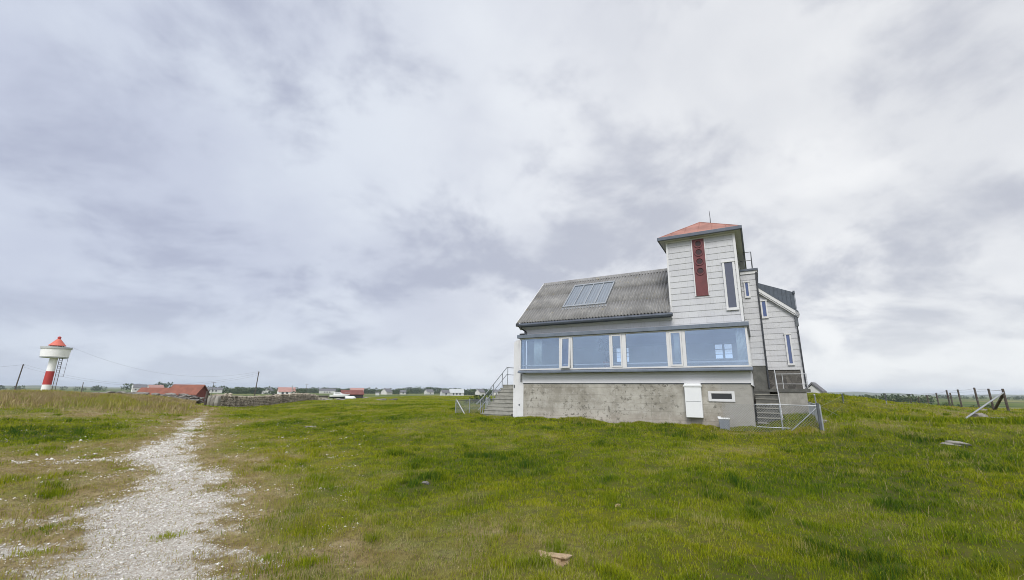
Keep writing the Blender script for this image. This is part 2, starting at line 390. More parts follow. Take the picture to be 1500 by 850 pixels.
def grass_mat(name, blade):
    m, t, b = newmat(name)
    at = t.n('ShaderNodeAttribute', attribute_name='dry').outputs['Fac']
    gp = t.n('ShaderNodeNewGeometry').outputs['Position']
    n1 = t.noise(gp, .22, 4, .6); n2 = t.noise(gp, 1.7, 4, .6); n3 = t.noise(gp, 14, 4, .6)
    g = t.mix(t.ss(n1, .3, .7), (.225,.285,.003), (.345,.352,.005))
    g = t.mix(t.math('MULTIPLY', t.ss(n2, .42, .72), .7), g, (.105,.185,.004))
    g = t.mix(t.math('MULTIPLY', t.ss(n3, .5, .8), .5), g, (.33,.33,.03))
    dcol = t.mix(t.ss(n2, .3, .7), (.29,.215,.10), (.42,.34,.19))
    c = t.mix(t.math('MAXIMUM', at, 0.0), g, dcol)
    c = t.mix(t.math('MULTIPLY', at, -1.0, clamp=True), c, (.040,.092,.008))
    if not blade:
        pa = t.n('ShaderNodeAttribute', attribute_name='path').outputs['Fac']
        far = t.n('ShaderNodeAttribute', attribute_name='far').outputs['Fac']
        c = t.mix(t.math('SUBTRACT', .72, t.math('MULTIPLY', t.math('MAXIMUM', at, 0.0), .5)), c, (.046,.052,.012))
        soil = t.ss(t.noise(gp, 12, 6, .78), .46, .60); c = t.mix(t.math('MULTIPLY', soil, .6), c, (.085,.064,.036))
        gr = t.noise(gp, 38, 5, .75); g2 = t.noise(gp, 5, 4, .6)
        gcol = t.mix(t.ss(gr, .35, .68), (.34,.30,.24), (.66,.635,.59))
        gcol = t.mix(t.math('MULTIPLY', t.ss(g2, .5, .75), .5), gcol, (.27,.215,.14))
        edge = t.math('ADD', pa, t.math('MULTIPLY', t.math('SUBTRACT', t.noise(gp, 5, 6, .75), .5), 1.7))
        c = t.mix(t.ss(edge, .25, .75), c, gcol)
        # far fields: broad strips of pasture and stubble
        fn = t.noise(t.scale(gp, (.5, 1.6, 0)), .006, 3, .6)
        fcol = t.mix(t.ss(fn, .42, .58), (.085,.125,.03), (.20,.19,.075))
        fcol = t.mix(t.ss(t.noise(t.scale(gp, (.7, 1.3, 0)), .012, 2), .55, .6), fcol, (.05,.085,.03))
        c = t.mix(far, c, fcol)
        bp = t.n('ShaderNodeBump', i_Strength=.9, i_Distance=.03, i_Height=t.noise(gp, 26, 6, .75)); t.L.new(bp.outputs[0], b.inputs['Normal'])
    t.L.new(c, b.inputs['Base Color']); b.inputs['Roughness'].default_value = .7 if blade else .95
    b.inputs['Specular IOR Level'].default_value = .12 if blade else .08
    if blade:
        nt = m.node_tree; tl = t.n('ShaderNodeBsdfTranslucent'); t.L.new(c, tl.inputs[0])
        mx = t.n('ShaderNodeMixShader', i_0=.3); t.L.new(b.outputs[0], mx.inputs[1]); t.L.new(tl.outputs[0], mx.inputs[2])
        t.L.new(mx.outputs[0], nt.nodes['Material Output'].inputs[0])
    return m
M['ground'] = grass_mat('pasture ground', False); M['blade'] = grass_mat('grass blades', True)

def np_mesh(name, V, F, mat, attrs=None):
    """V (n,3), F (m,k) with fixed k"""
    me = bpy.data.meshes.new(name); n, k = F.shape
    me.vertices.add(len(V)); me.vertices.foreach_set('co', np.ascontiguousarray(V, np.float32).ravel())
    me.loops.add(n*k); me.loops.foreach_set('vertex_index', np.ascontiguousarray(F, np.int32).ravel())
    me.polygons.add(n); me.polygons.foreach_set('loop_start', np.arange(0, n*k, k, dtype=np.int32)); me.polygons.foreach_set('loop_total', np.full(n, k, np.int32))
    for an, av in (attrs or {}).items():
        a = me.attributes.new(an, 'FLOAT', 'POINT'); a.data.foreach_set('value', np.ascontiguousarray(av, np.float32))
    me.update(calc_edges=True); me.materials.append(mat)
    o = bpy.data.objects.new(name, me); COL.objects.link(o); return o

ang = np.radians(np.concatenate([np.arange(-64, 64, .2), np.arange(64, 296, 4.0)]))
rad = np.concatenate([[.02, .5, 1.0, 1.6, 2.2], np.exp(np.arange(math.log(2.8), math.log(9000), .0135))])
A_, R_ = np.meshgrid(ang, rad); gx = (R_*np.sin(A_)).ravel(); gy = (R_*np.cos(A_)).ravel()
gzv = gz(gx, gy)
na, nr = len(ang), len(rad); ii, jj = np.meshgrid(np.arange(nr-1), np.arange(na), indexing='ij'); j2 = (jj+1) % na
F = np.stack([ii*na+jj, (ii+1)*na+jj, (ii+1)*na+j2, ii*na+j2], -1).reshape(-1, 4)[:, ::-1]
rr = np.hypot(gx, gy)
ground = np_mesh('ground', np.stack([gx, gy, gzv], 1), F, M['ground'],
                 dict(dry=dryness(gx, gy), path=path_mask(gx, gy), far=np.clip((rr-85)/60, 0, 1)))
tag(ground, kind='structure')
for p in ground.data.polygons: pass
ground.data.polygons.foreach_set('use_smooth', np.ones(len(ground.data.polygons), bool))

# ---- grass blades (uncountable: one object each)
def in_house(x, y):
    u, v = to_uv(x, y)
    a = (u > -2.5) & (u < 9.42) & (v > -.02) & (v < 9)
    b = (u > 9.3) & (u < 10.35) & (v > -.1) & (v < 9)
    c = (u > 9.3) & (u < 11.6) & (v > 2.9) & (v < 9)
    return a | b | c
def blades(name, x, y, h, w, dry, lean=.55, mat=None):
    n = len(x); z = gz(x, y)
    a = RNG.uniform(0, 2*np.pi, n); la = RNG.uniform(0, 2*np.pi, n); ln = h*RNG.uniform(.1, 1, n)*lean
    dx, dy = np.cos(a)*w/2, np.sin(a)*w/2; lx, ly = np.cos(la)*ln, np.sin(la)*ln
    V = np.empty((n, 5, 3))
    V[:, 0] = np.stack([x-dx, y-dy, z-.01], 1); V[:, 1] = np.stack([x+dx, y+dy, z-.01], 1)
    V[:, 2] = np.stack([x+dx*.75+lx*.35, y+dy*.75+ly*.35, z+h*.6], 1); V[:, 3] = np.stack([x-dx*.75+lx*.35, y-dy*.75+ly*.35, z+h*.6], 1)
    V[:, 4] = np.stack([x+lx, y+ly, z+h*RNG.uniform(.8, 1, n)], 1)
    base = np.arange(n)[:, None]*5
    F = np.concatenate([base+np.array([[0, 1, 2]]), base+np.array([[0, 2, 3]]), base+np.array([[3, 2, 4]])])
    return np_mesh(name, V.reshape(-1, 3), F, mat or M['blade'], dict(dry=np.repeat(np.clip(dry, -1, 1), 5)))
def polar(n, r0, r1, p, a0=-56, a1=56):
    t = RNG.uniform(0, 1, n)
    r = (r0**p+t*(r1**p-r0**p))**(1/p); a = np.radians(RNG.uniform(a0, a1, n)); return r*np.sin(a), r*np.cos(a), r
# short cropped turf
x, y, r = polar(1000000, 3.3, 42, .45)
pm = path_mask(x, y); dr = dryness(x, y); tuft = fbm(x, y, .9, 3, 61); t2 = fbm(x, y, 3.0, 2, 71); c1 = fbm(x, y, 5.5, 3, 101, .6)
keep = (RNG.uniform(0, 1, len(x)) > pm*1.25) & ~in_house(x, y) & (RNG.uniform(0, 1, len(x)) < (1.15-.62*np.clip(dr, 0, 1)*np.clip(1.3-r/25, .3, 1))*np.clip((c1-.30)*3.4, .12, 1))
x, y, r, dr, tuft, t2, c1 = [q[keep] for q in (x, y, r, dr, tuft, t2, c1)]
tall = np.clip((tuft-.5)*5, 0, 1)*np.clip((t2-.4)*4, 0, 1)
h = (RNG.uniform(.018, .050, len(x))*(1-.35*dr)+tall*RNG.uniform(.02, .09, len(x)))*(1+.012*r)*np.clip(.35+(c1-.3)*2.6, .35, 1.5)
w = np.maximum(.0048, .00085*r)*RNG.uniform(.7, 1.4, len(x))
dd = np.clip(dr+RNG.normal(-.02, .28, len(x))+.16*np.clip((x-6)/8, 0, 1)-.55*tall+(RNG.uniform(0, 1, len(x)) < .06)*.6, -1, 1)
tag(blades('grass', x, y, h, w, dd+(c1-.5)*-.5, lean=.95), kind='stuff')
# farther turf, coarser
x, y, r = polar(170000, 34, 130, .6)
keep = ~in_house(x, y) & (RNG.uniform(0, 1, len(x)) > path_mask(x, y)); x, y, r = x[keep], y[keep], r[keep]
tag(blades('pasture_grass', x, y, RNG.uniform(.05, .15, len(x)), .0009*r*RNG.uniform(.7, 1.6, len(x)), dryness(x, y)+RNG.normal(0, .18, len(x))), kind='stuff')
# taller stuff: bank of dry grass on the left, ditch on the right, wall feet, fence feet, loose tufts and seed stalks
X = []; Y = []; H = []; W = []; D = []
def sow(x, y, h, w, d):
    X.append(x); Y.append(y); H.append(h); W.append(w); D.append(d)
n = 95000; a = np.radians(RNG.uniform(-62, -37.4, n)); r = RNG.normal(44, 3.4, n)+(fbm(a*40, a*0, 1, 3, 3)-.5)*5
x, y = r*np.sin(a), r*np.cos(a); f = fbm(x, y, .28, 3, 81); k = RNG.uniform(0, 1, n) < np.clip((f-.25)*2.6, 0, 1); x, y, f = x[k], y[k], f[k]
sow(x, y, RNG.uniform(.12, .38, len(x))*(.5+f), RNG.uniform(.025, .05, len(x)), np.clip(.95+RNG.normal(0, .18, len(x))-(f > .66)*.45, 0, 1))
n = 34000; t = RNG.uniform(32, 54, n); r = 21.6+RNG.normal(0, .65, n)+np.sin(t*.7)*.35; x, y = r*np.sin(np.radians(t)), r*np.cos(np.radians(t))
k = ~in_house(x, y); x, y = x[k], y[k]
sow(x, y, RNG.uniform(.08, .28, len(x)), RNG.uniform(.012, .026, len(x)), np.clip(RNG.normal(-.45, .3, len(x)), -1, 1))  # dark lush ditch blades, part of the hollow's shade put into their colour
def line_uv(u0, v0, u1, v1, n, spread, h0, h1, dm):
    t = RNG.uniform(0, 1, n); u = u0+t*(u1-u0)+RNG.normal(0, spread, n); v = v0+t*(v1-v0)+RNG.normal(0, spread, n)
    x = ORG[0]+u*UD[0]+v*ND[0]; y = ORG[1]+u*UD[1]+v*ND[1]; k = ~in_house(x, y); x, y = x[k], y[k]
    c = np.clip((fbm(x, y, 1.4, 3, 91)-.25)*2, .2, 1.2)
    sow(x, y, RNG.uniform(h0, h1, len(x))*c, RNG.uniform(.009, .02, len(x)), np.clip(RNG.normal(dm, .3, len(x)), -1, 1))
line_uv(0, -.13, 9.4, -.15, 20000, .09, .06, .20, .15)
line_uv(-3.4, -.15, -.6, -.1, 4000, .14, .06, .26, .25)
line_uv(8.2, -1.1, 11.2, -1.1, 4500, .14, .06, .24, .45)
line_uv(11.25, -1.0, 11.3, 4.5, 3500, .14, .06, .22, .3)
line_uv(10.4, 1.2, 11.2, 2.6, 4500, .5, .05, .2, .05)
line_uv(-4.0, -.2, -3.2, 3.2, 4000, .3, .1, .36, .15)
for _ in range(340):     # loose darker tufts
    r = 3.6*math.exp(random.random()*2.2); a = math.radians(random.uniform(-52, 54)); cx, cy = r*math.sin(a), r*math.cos(a)
    if path_mask(np.array([cx]), np.array([cy]))[0] > .35 or in_house(np.array([cx]), np.array([cy]))[0]: continue
    m = int(random.uniform(60, 170)); s = random.uniform(.05, .22)
    sow(RNG.normal(cx, s, m), RNG.normal(cy, s, m), RNG.uniform(.05, .12, m)*random.uniform(.7, 1.25), np.maximum(.0045, .0008*r)*np.ones(m), np.clip(RNG.normal(-.45 if random.random() < .75 else .5, .2, m), -1, 1))
for (cx, cy) in [(-2.55, 4.75), (-3.4, 4.05), (-5.0, 4.8), (-4.1, 5.35), (-8.3, 9.2), (-2.1, 4.6)]:   # green tufts growing through the gravel
    m = 160; sow(RNG.normal(cx, .08, m), RNG.normal(cy, .07, m), RNG.uniform(.03, .07, m), .0055*np.ones(m), RNG.uniform(0, .25, m))
cat = [np.concatenate(q) for q in (X, Y, H, W, D)]
tag(blades('tall_grass', *cat), kind='stuff')
x, y, r = polar(420000, 3.3, 24, .45); dr = dryness(x, y); k = (RNG.uniform(0, 1, len(x)) < np.clip(dr*1.3-.15, 0, 1)*(1-.75*path_mask(x, y))*np.clip(fbm(x, y, 6, 2, 111)*2.4-.5, .1, 1)) & ~in_house(x, y); x, y, r, dr = x[k], y[k], r[k], dr[k]
tag(blades('straw_litter', x, y, RNG.uniform(.012, .035, len(x)), np.maximum(.0045, .0008*r)*RNG.uniform(.7, 1.4, len(x)), np.clip(RNG.normal(.8, .35, len(x)), -.3, 1), lean=1.9), kind='stuff')
n = 5200; x, y, r = polar(n, 3.6, 26, .7); pmk = (path_mask(x, y) < .2) & ~in_house(x, y)
den = np.clip((np.degrees(np.arctan2(x, y))-5)/40, .1, 1); pmk &= RNG.uniform(0, 1, n) < den; x, y, r = x[pmk], y[pmk], r[pmk]
tag(blades('dry_stalks', x, y, RNG.uniform(.09, .24, len(x)), np.maximum(.0028, .00055*r), RNG.uniform(.75, 1, len(x)), lean=1.1), kind='stuff')

# ---- gravel: loose pale stones and shell on the track
n = 170000; x, y, r = polar(n, 3.4, 30, .5, -56, -20); pm = path_mask(x, y)
k = RNG.uniform(0, 1, n) < np.clip(pm*1.15-.1+(fbm(x, y, 3.0, 3, 77)-.5)*1.1, 0, 1)*.95+.012*(path_d(x, y) < 1.6); x, y, r = x[k], y[k], r[k]; n = len(x)
sz = np.exp(RNG.normal(math.log(.0062), .55, n)); sz = np.clip(sz, .004, .028)*np.clip(r/7, .85, 2.2)
octv = np.array([(1,0,0),(0,1,0),(-1,0,0),(0,-1,0),(0,0,1),(0,0,-1.)]); octf = np.array([(0,1,4),(1,2,4),(2,3,4),(3,0,4),(1,0,5),(2,1,5),(3,2,5),(0,3,5)])
a = RNG.uniform(0, 6.28, n); V = octv[None]*RNG.uniform(.6, 1.35, (n, 6, 1)); V = V*np.array([1, .8, .5]); ca, sa = np.cos(a)[:, None], np.sin(a)[:, None]
V = np.stack([V[..., 0]*ca-V[..., 1]*sa, V[..., 0]*sa+V[..., 1]*ca, V[..., 2]], -1)*sz[:, None, None]; V += np.stack([x, y, gz(x, y)+sz*.25], 1)[:, None]
m, t, b = newmat('pale gravel'); at = t.n('ShaderNodeAttribute', attribute_name='tone').outputs['Fac']
t.L.new(t.mix(t.ss(at, 0, 1), (.38,.34,.27), (.74,.72,.68)), b.inputs['Base Color']); b.inputs['Roughness'].default_value = .85; M['gravel'] = m
tag(np_mesh('gravel', V.reshape(-1, 3), (octf[None]+np.arange(n)[:, None, None]*6).reshape(-1, 3), m, dict(tone=np.repeat(RNG.uniform(0, 1, n)**.7, 6))), kind='stuff')
print('ground done')

# ================================================================== HOUSE
H = empty('house', (ORG[0], ORG[1], 0), HOUSE_AZ-math.pi/2, 'white clad coastal house with long blue window band, corrugated roof and square tower', 'house')
def lap(mb, poly, P, N, z0, course=.25, out=.015):
    """lapped courses: poly = convex [(s,z)], P(s,z,o) -> 3d with o metres out of the wall"""
    zs = [p[1] for p in poly]; lo, hi = min(zs), max(zs)
    def clip(pl, zc, keep_above):
        r = []
        for i in range(len(pl)):
            a, b = pl[i], pl[(i+1) % len(pl)]; ia = (a[1] >= zc-1e-9) == keep_above or abs(a[1]-zc) < 1e-9; ib = (b[1] >= zc-1e-9) == keep_above or abs(b[1]-zc) < 1e-9
            if ia: r.append(a)
            if ia != ib:
                t = (zc-a[1])/(b[1]-a[1]); r.append((a[0]+t*(b[0]-a[0]), zc))
        return r
    k = math.floor((lo-z0)/course)
    while z0+k*course < hi-1e-6:
        a = max(lo, z0+k*course); b = min(hi, z0+(k+1)*course); k += 1
        if b-a < .01: continue
        q = clip(clip(poly, a, True), b, False)
        if len(q) < 3: continue
        off = lambda z: out-(out-.003)*(z-a)/course
        mb.poly([P(s, z, off(z)) for s, z in q])
        bot = sorted({round(s, 5) for s, z in q if abs(z-a) < 1e-6})
        if len(bot) >= 2: mb.poly([P(bot[0], a, out), P(bot[-1], a, out), P(bot[-1], a, 0), P(bot[0], a, 0)])
# --- basement
MB().box(0, 9.40, 0, 6, -.3, 1.99).build('basement_wall', M['board_concrete'], H)
MB().box(-.012, 9.42, -.03, 0.02, 1.975, 1.995).build('drip_edge', M['gutter'], H)
# boards between basement and sill, three smooth boards
b = MB()
for z0, z1 in ((1.997, 2.14), (2.143, 2.285), (2.288, 2.43)):
    b.prism([(-.05, z0), (-.036, z1), (.0, z1), (.0, z0)], 'x', 0.0, 9.40)
b.build('lower_boards', M['smooth_white'], H)
MB().prism([(9.40, 1.93), (9.47, 1.90), (9.45, 2.43), (9.40, 2.43)], 'y', -.055, 3.0).build('corner_board', M['smooth_white'], H)
# --- bay: sill, floor, roof, frames
BV = -.34   # front plane of the glazing
MB().prism([(BV-.07, 2.435), (BV-.07, 2.50), (BV+.02, 2.56), (.05, 2.56), (.05, 2.435)], 'x', -.10, 9.52).build('window_sill', M['flash'], H, bevel=.006)
MB().box(-.04, 9.45, BV+.03, 5.0, 2.561, 2.60).build('room_floor', M['floorboards'], H)
MB().box(-.03, 9.44, BV+.02, 5.0, 4.00, 4.02).build('room_ceiling', M['plaster'], H)
MB().prism([(BV-.10, 4.03), (BV-.10, 4.185), (.06, 4.26), (.06, 4.03)], 'x', -.14, 9.55).build('bay_roof', M['flash'], H, bevel=.008)
MB().prism([(9.38, 4.03), (9.54, 4.03), (9.54, 4.17), (9.38, 4.24)], 'y', .063, 3.0).build('bay_side_roof', M['flash'], H, bevel=.006)
# fixed outer frame of the window band
fr = MB(); Z0, Z1 = 2.565, 4.028
fr.box(-.05, 9.47, BV, BV+.09, Z0, Z0+.06); fr.box(-.05, 9.47, BV, BV+.09, Z1-.05, Z1)
for u0, u1 in ((-.05,.015),(1.97,2.07),(2.51,2.61),(4.27,4.35),(4.82,4.98),(6.60,6.72),(7.18,7.31),(9.40,9.47)):
    fr.box(u0, u1, BV-.004, BV+.094, Z0+.06, Z1-.05)
# return frames at both ends
fr.box(9.40, 9.472, BV+.094, 2.95, Z0, Z0+.06); fr.box(9.40, 9.472, BV+.094, 2.95, Z1-.05, Z1)
fr.box(9.398, 9.474, 1.3, 1.4, Z0+.06, Z1-.05); fr.box(9.398, 9.474, 2.86, 2.95, Z0+.06, Z1-.05)
fr.box(-.052, .02, BV+.094, -.001, Z0, Z0+.06); fr.box(-.052, .02, BV+.094, -.001, Z1-.05, Z1)
win_root = fr.build('window_band', M['trim'], H, bevel=.004)
for u0, u1 in ((.015,1.97),(2.61,4.27),(4.98,6.60),(7.31,9.40)):
    p = MB().box(u0, u1, BV+.04, BV+.05, Z0+.06, Z1-.05).build('pane', M['glass'], win_root)
MB().box(9.43, 9.44, BV+.094, 1.3, Z0+.06, Z1-.05).build('pane', M['glass'], win_root)
MB().box(9.43, 9.44, 1.4, 2.86, Z0+.06, Z1-.05).build('pane', M['glass'], win_root)
MB().box(-.02, -.01, BV+.094, -.001, Z0+.06, Z1-.05).build('pane', M['glass'], win_root)
for k, (u0, u1) in enumerate(((2.075,2.505),(4.355,4.815),(6.725,7.175))):
    c = bpy.data.objects.new('casement', None)
    f = MB(); wd = u1-u0; zz0, zz1 = Z0+.065, Z1-.055; t = .06
    f.box(0, wd, -.02, .035, zz0-zz1, zz0-zz1+t); f.box(0, wd, -.02, .035, -t, 0)
    f.box(0, t, -.018, .033, zz0-zz1+t, -t); f.box(wd-t, wd, -.018, .033, zz0-zz1+t, -t)
    o = f.build('casement', M['trim'], H, bevel=.004); o.location = (u0, BV, zz1)
    if k == 0: o.rotation_euler = (math.radians(-4), 0, 0); tag(o, 'casement standing slightly open')
    MB().box(t, wd-t, .004, .012, zz0-zz1+t, -t).build('pane', M['glass'], o)
# inner sill board and far wall of the room with two white sash windows giving on to the garden behind
MB().box(.03, 9.39, BV+.10, BV+.34, 2.755, 2.80).build('inner_sill', M['trim'], H)
bw = MB(); V0, V1 = 4.9, 5.0
holes = [(2.95, 3.72), (7.88, 8.72)]; hz0, hz1 = 3.16, 3.97
e = 0.0
for a, c in holes+[(9.40, 9.40)]:
    bw.box(e, a, V0, V1, 2.60, 4.0); e = c
for a, c in holes:
    bw.box(a, c, V0, V1, 2.60, hz0)
    bw.box(a, c, V0, V1, hz1, 4.0)
bw.build('room_wall', M['plaster'], H)
MB().box(-.02, .0, .3, 4.9, 2.6, 4.0).build('room_end_wall', M['plaster'], H)
for a, c in holes:
    f = MB(); f.box(a, c, V0+.02, V1-.02, hz0, hz0+.05); f.box(a, c, V0+.02, V1-.02, hz1-.04, hz1); mid = (a+c)/2
    f.box(a, a+.05, V0+.021, V1-.021, hz0+.05, hz1-.04); f.box(c-.05, c, V0+.021, V1-.021, hz0+.05, hz1-.04); f.box(mid-.05, mid+.05, V0+.02, V1-.02, hz0+.05, hz1-.04)
    for z in (hz0+.29, hz0+.52):
        f.box(a+.05, mid-.05, V0+.03, V1-.03, z, z+.03); f.box(mid+.05, c-.05, V0+.03, V1-.03, z, z+.03)
    fo = f.build('rear_window', M['trim'], H); MB().box(a+.04, c-.04, V0+.045, V0+.052, hz0+.04, hz1-.03).build('pane', M['glass'], fo)
# --- wall between bay roof and eaves, tower, setback and wing
TV = 6.0; TU0, TU1, TZ = 6.80, 9.38, 7.80
core = MB(); core.box(0, TU0, .002, 5.4, 4.24, 4.90); core.box(TU0, TU1, .002, TV, 4.24, TZ)
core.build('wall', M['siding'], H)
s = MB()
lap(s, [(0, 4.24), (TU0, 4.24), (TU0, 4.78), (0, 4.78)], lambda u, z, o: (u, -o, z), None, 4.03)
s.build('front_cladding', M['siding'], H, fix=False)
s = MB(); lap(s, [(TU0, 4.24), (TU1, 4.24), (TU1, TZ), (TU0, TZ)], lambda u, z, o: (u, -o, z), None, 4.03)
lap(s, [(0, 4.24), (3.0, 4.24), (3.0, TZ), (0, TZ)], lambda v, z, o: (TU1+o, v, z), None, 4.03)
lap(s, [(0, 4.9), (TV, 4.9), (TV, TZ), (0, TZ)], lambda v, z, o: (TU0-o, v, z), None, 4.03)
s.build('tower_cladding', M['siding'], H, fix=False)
# left gable of the main range
RT = math.tan(math.radians(41.5)); EV, EZ = -.28, 4.72; RV = 2.66; RZ = EZ+RT*(RV-EV); BVE = 2*RV-EV
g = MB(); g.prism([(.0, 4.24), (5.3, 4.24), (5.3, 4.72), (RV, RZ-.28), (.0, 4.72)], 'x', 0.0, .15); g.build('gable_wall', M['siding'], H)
# corner trims
MB().prism([(TU1-.06, -.032), (TU1+.028, -.032), (TU1+.028, .06), (TU1+.003, .06), (TU1+.003, -.003), (TU1-.06, -.003)], 'z', 4.25, TZ-.002).build('tower_corner_trim', M['trim'], H)
MB().box(TU0-.02, TU0+.05, -.03, -.004, 4.80, TZ).build('tower_corner_trim', M['trim'], H)
# --- corrugated main roof: three rows of real corrugated sheet lapping each other
def corr_slope(name, u0, u1, va, za, vb, zb, rows, pitch=.14, amp=.034):
    nu = int((u1-u0)/pitch*8); us = np.linspace(u0, u1, nu); L = math.hypot(vb-va, zb-za); dv, dz = (vb-va)/L, (zb-za)/L; nv, nz = -dz, dv
    if nz < 0: nv, nz = -nv, -nz
    V = []; Fc = []
    for r in range(rows):
        a, b2 = L*r/rows-(.10 if r else 0), L*(r+1)/rows; jit = random.uniform(-.01, .01)
        for (t, lift) in ((a, .010+jit*.3), (b2, .003)):
            for u in us:
                h = amp*math.sin(2*math.pi*(u-u0)/pitch)+amp+lift
                V.append((u, va+dv*t+nv*h, za+dz*t+nz*h))
        o = r*2*nu
        Fc += [(o+i, o+i+1, o+nu+i+1, o+nu+i) for i in range(nu-1)]
    mb = MB(); mb.add(V, Fc); ob = mb.build(name, M['corrugated'], H, smooth=True, fix=False)
    md = ob.modifiers.new('thickness', 'SOLIDIFY'); md.thickness = .008; return ob
RU0 = -.24
corr_slope('roof', RU0, TU0+.0, EV-.03, EZ+.02, RV, RZ+.02, 3)
corr_slope('rear_roof', RU0, TU0, BVE, EZ+.02, RV, RZ+.02, 3)
MB().prism([(EV+.02, EZ-.10), (RV, RZ-.03), (BVE-.02, EZ-.10), (BVE-.25, EZ-.25), (RV, RZ-.26), (EV+.25, EZ-.25)], 'x', RU0+.05, TU0-.02).build('roof_deck', M['soffit'], H)
# ridge cap and verge trim
MB().prism([(RV-.17, RZ-.07), (RV, RZ+.115), (RV+.17, RZ-.07), (RV+.15, RZ-.09), (RV, RZ+.08), (RV-.15, RZ-.09)], 'x', RU0-.02, TU0-.02).build('ridge_cap', M['corrugated'], H)
vg = MB(); d = .0
vg.prism([(EV-.03, EZ-.12), (RV, RZ-.06), (RV, RZ+.10), (EV-.03, EZ+.07)], 'x', RU0-.045, RU0-.008)
vg.prism([(BVE, EZ-.12), (RV+.001, RZ-.06), (RV+.001, RZ+.10), (BVE, EZ+.07)], 'x', RU0-.045, RU0-.008)
vg.build('verge_board', M['trim'], H)
# gutter: half-round with fascia
def gutter(name, pts, r=.07, mat='gutter'):
    pass
gt = MB(); prof = [(EV-.035-.14, EZ-.0), (EV-.035-.15, EZ-.07), (EV-.035-.12, EZ-.13), (EV-.035-.04, EZ-.15), (EV-.033, EZ-.14), (EV-.033, EZ+.0), (EV-.05, EZ-.0), (EV-.055, EZ-.11), (EV-.12, EZ-.10), (EV-.135, EZ-.06), (EV-.13, EZ)]
gt.prism(prof, 'x', RU0+.1, TU0+.12); gt.build('gutter', M['gutter'], H)
MB().box(RU0+.12, TU0+.06, EV-.030, EV-.012, EZ-.17, EZ-.02).build('fascia', M['gutter'], H)
MB().box(RU0+.12, TU0+.05, EV-.010, .0, EZ-.175, EZ-.16).build('eaves_soffit', M['soffit'], H)
# short swan-neck downpipe on the left
dp = MB(); dp.tube([(.02, EV-.12, EZ-.10), (.02, EV-.12, EZ-.2), (.06, -.2, EZ-.27), (.12, -.07, EZ-.33), (.13, -.06, 4.25)], .035, 8); dp.build('downpipe', M['black_pipe'], H, smooth=True)
MB().box(RU0+.03, RU0+.20, EV-.19, EV-.05, EZ-.12, EZ+.02).build('gutter_outlet', M['black_pipe'], H, bevel=.015)
MB().box(.0, .22, BV-.12, BV+.02, 4.19, 4.25).build('bay_outlet', M['black_pipe'], H, bevel=.012)
# skylight: four panes in the slope
def slope_pt(u, t, h):  # t along slope from eave
    L = math.cos(math.radians(41.5)), math.sin(math.radians(41.5))
    return (u, EV+L[0]*t-L[1]*h, EZ+L[1]*t+L[0]*h)
def slope_box(mb, u0, u1, t0, t1, h0, h1):
    c = [slope_pt(u, t, h) for h in (h0, h1) for (u, t) in ((u0, t0), (u1, t0), (u1, t1), (u0, t1))]
    mb.add(c, [(0,3,2,1),(4,5,6,7),(0,1,5,4),(1,2,6,5),(2,3,7,6),(3,0,4,7)])
sk = MB(); a0, a1, t0, t1 = 1.80, 3.92, 1.13, 3.20
slope_box(sk, a0, a1, t0-.05, t0+.05, .03, .13); slope_box(sk, a0, a1, t1-.05, t1+.05, .03, .13)
for u in np.linspace(a0, a1-.05, 5): slope_box(sk, u, u+.05, t0+.05, t1-.05, .03, .128)
sko = sk.build('skylight', M['galv'], H)
us = np.linspace(a0, a1-.05, 5)
for i in range(4):
    p = MB(); slope_box(p, us[i]+.05, us[i+1], t0+.05, t1-.05, .085, .10); p.build('pane', M['glass_sky'], sko)
p = MB(); slope_box(p, a0-.06, a1+.06, t0-.2, t0-.05, .055, .068); p.build('apron', M['galv'], sko)
bk = MB(); slope_box(bk, a0+.02, a1-.02, t0+.02, t1-.02, .045, .055); bk.build('blind', M['plaster'], sko)
# --- tower roof
OH = .27; tu0, tu1, tv0, tv1 = TU0-OH, TU1+OH, -OH, TV+.2
pk = 8.86; e0 = 7.94; cu = (tu0+tu1)/2; hw_ = (tu1-tu0)/2
A = [(tu0, tv0, e0), (tu1, tv0, e0), (tu1, tv1, e0), (tu0, tv1, e0)]; P1 = (cu, tv0+hw_*.85, pk); P2 = (cu, tv1-hw_*.85, pk)
r = MB(); r.add(A+[P1, P2], [(0,1,4),(1,2,5,4),(2,3,5),(3,0,4,5)]); tr = r.build('tower_roof', M['copper'], H)
md = tr.modifiers.new('thickness', 'SOLIDIFY'); md.thickness = .03; md.offset = -1
# standing seams
sm = MB()
for k in range(1, 6):
    u = tu0+(tu1-tu0)*k/6; tt = 1-abs(u-cu)/hw_
    sm.tube([(u, tv0+.02, e0+.012), (u, tv0+(P1[1]-tv0)*tt, e0+(pk-e0)*tt+.012)], .014, 4)
v = tv0+.5
while v < tv1-.3:
    for sgn in (1, -1):
        tt = min(1, (v-tv0)/(hw_*.85), (tv1-v)/(hw_*.85)); ue = tu1 if sgn > 0 else tu0
        sm.tube([(ue, v, e0+.012), (ue+(cu-ue)*tt, v, e0+(pk-e0)*tt+.012)], .014, 4)
    v += .52
for c_ in A: sm.tube([c_, P1 if c_[1] < 1 else P2], .02, 5)
sm.tube([P1, P2], .025, 5); sm.build('roof_seam', M['copper'], tr)
so = MB(); so.box(tu0+.03, tu1-.03, tv0+.03, -.001, TZ-.005, TZ+.02); so.box(tu0+.03, TU0-.001, 0, tv1-.03, TZ-.005, TZ+.02); so.box(TU1+.001, tu1-.03, 0, tv1-.03, TZ-.005, TZ+.02)
so.build('soffit', M['soffit'], H)
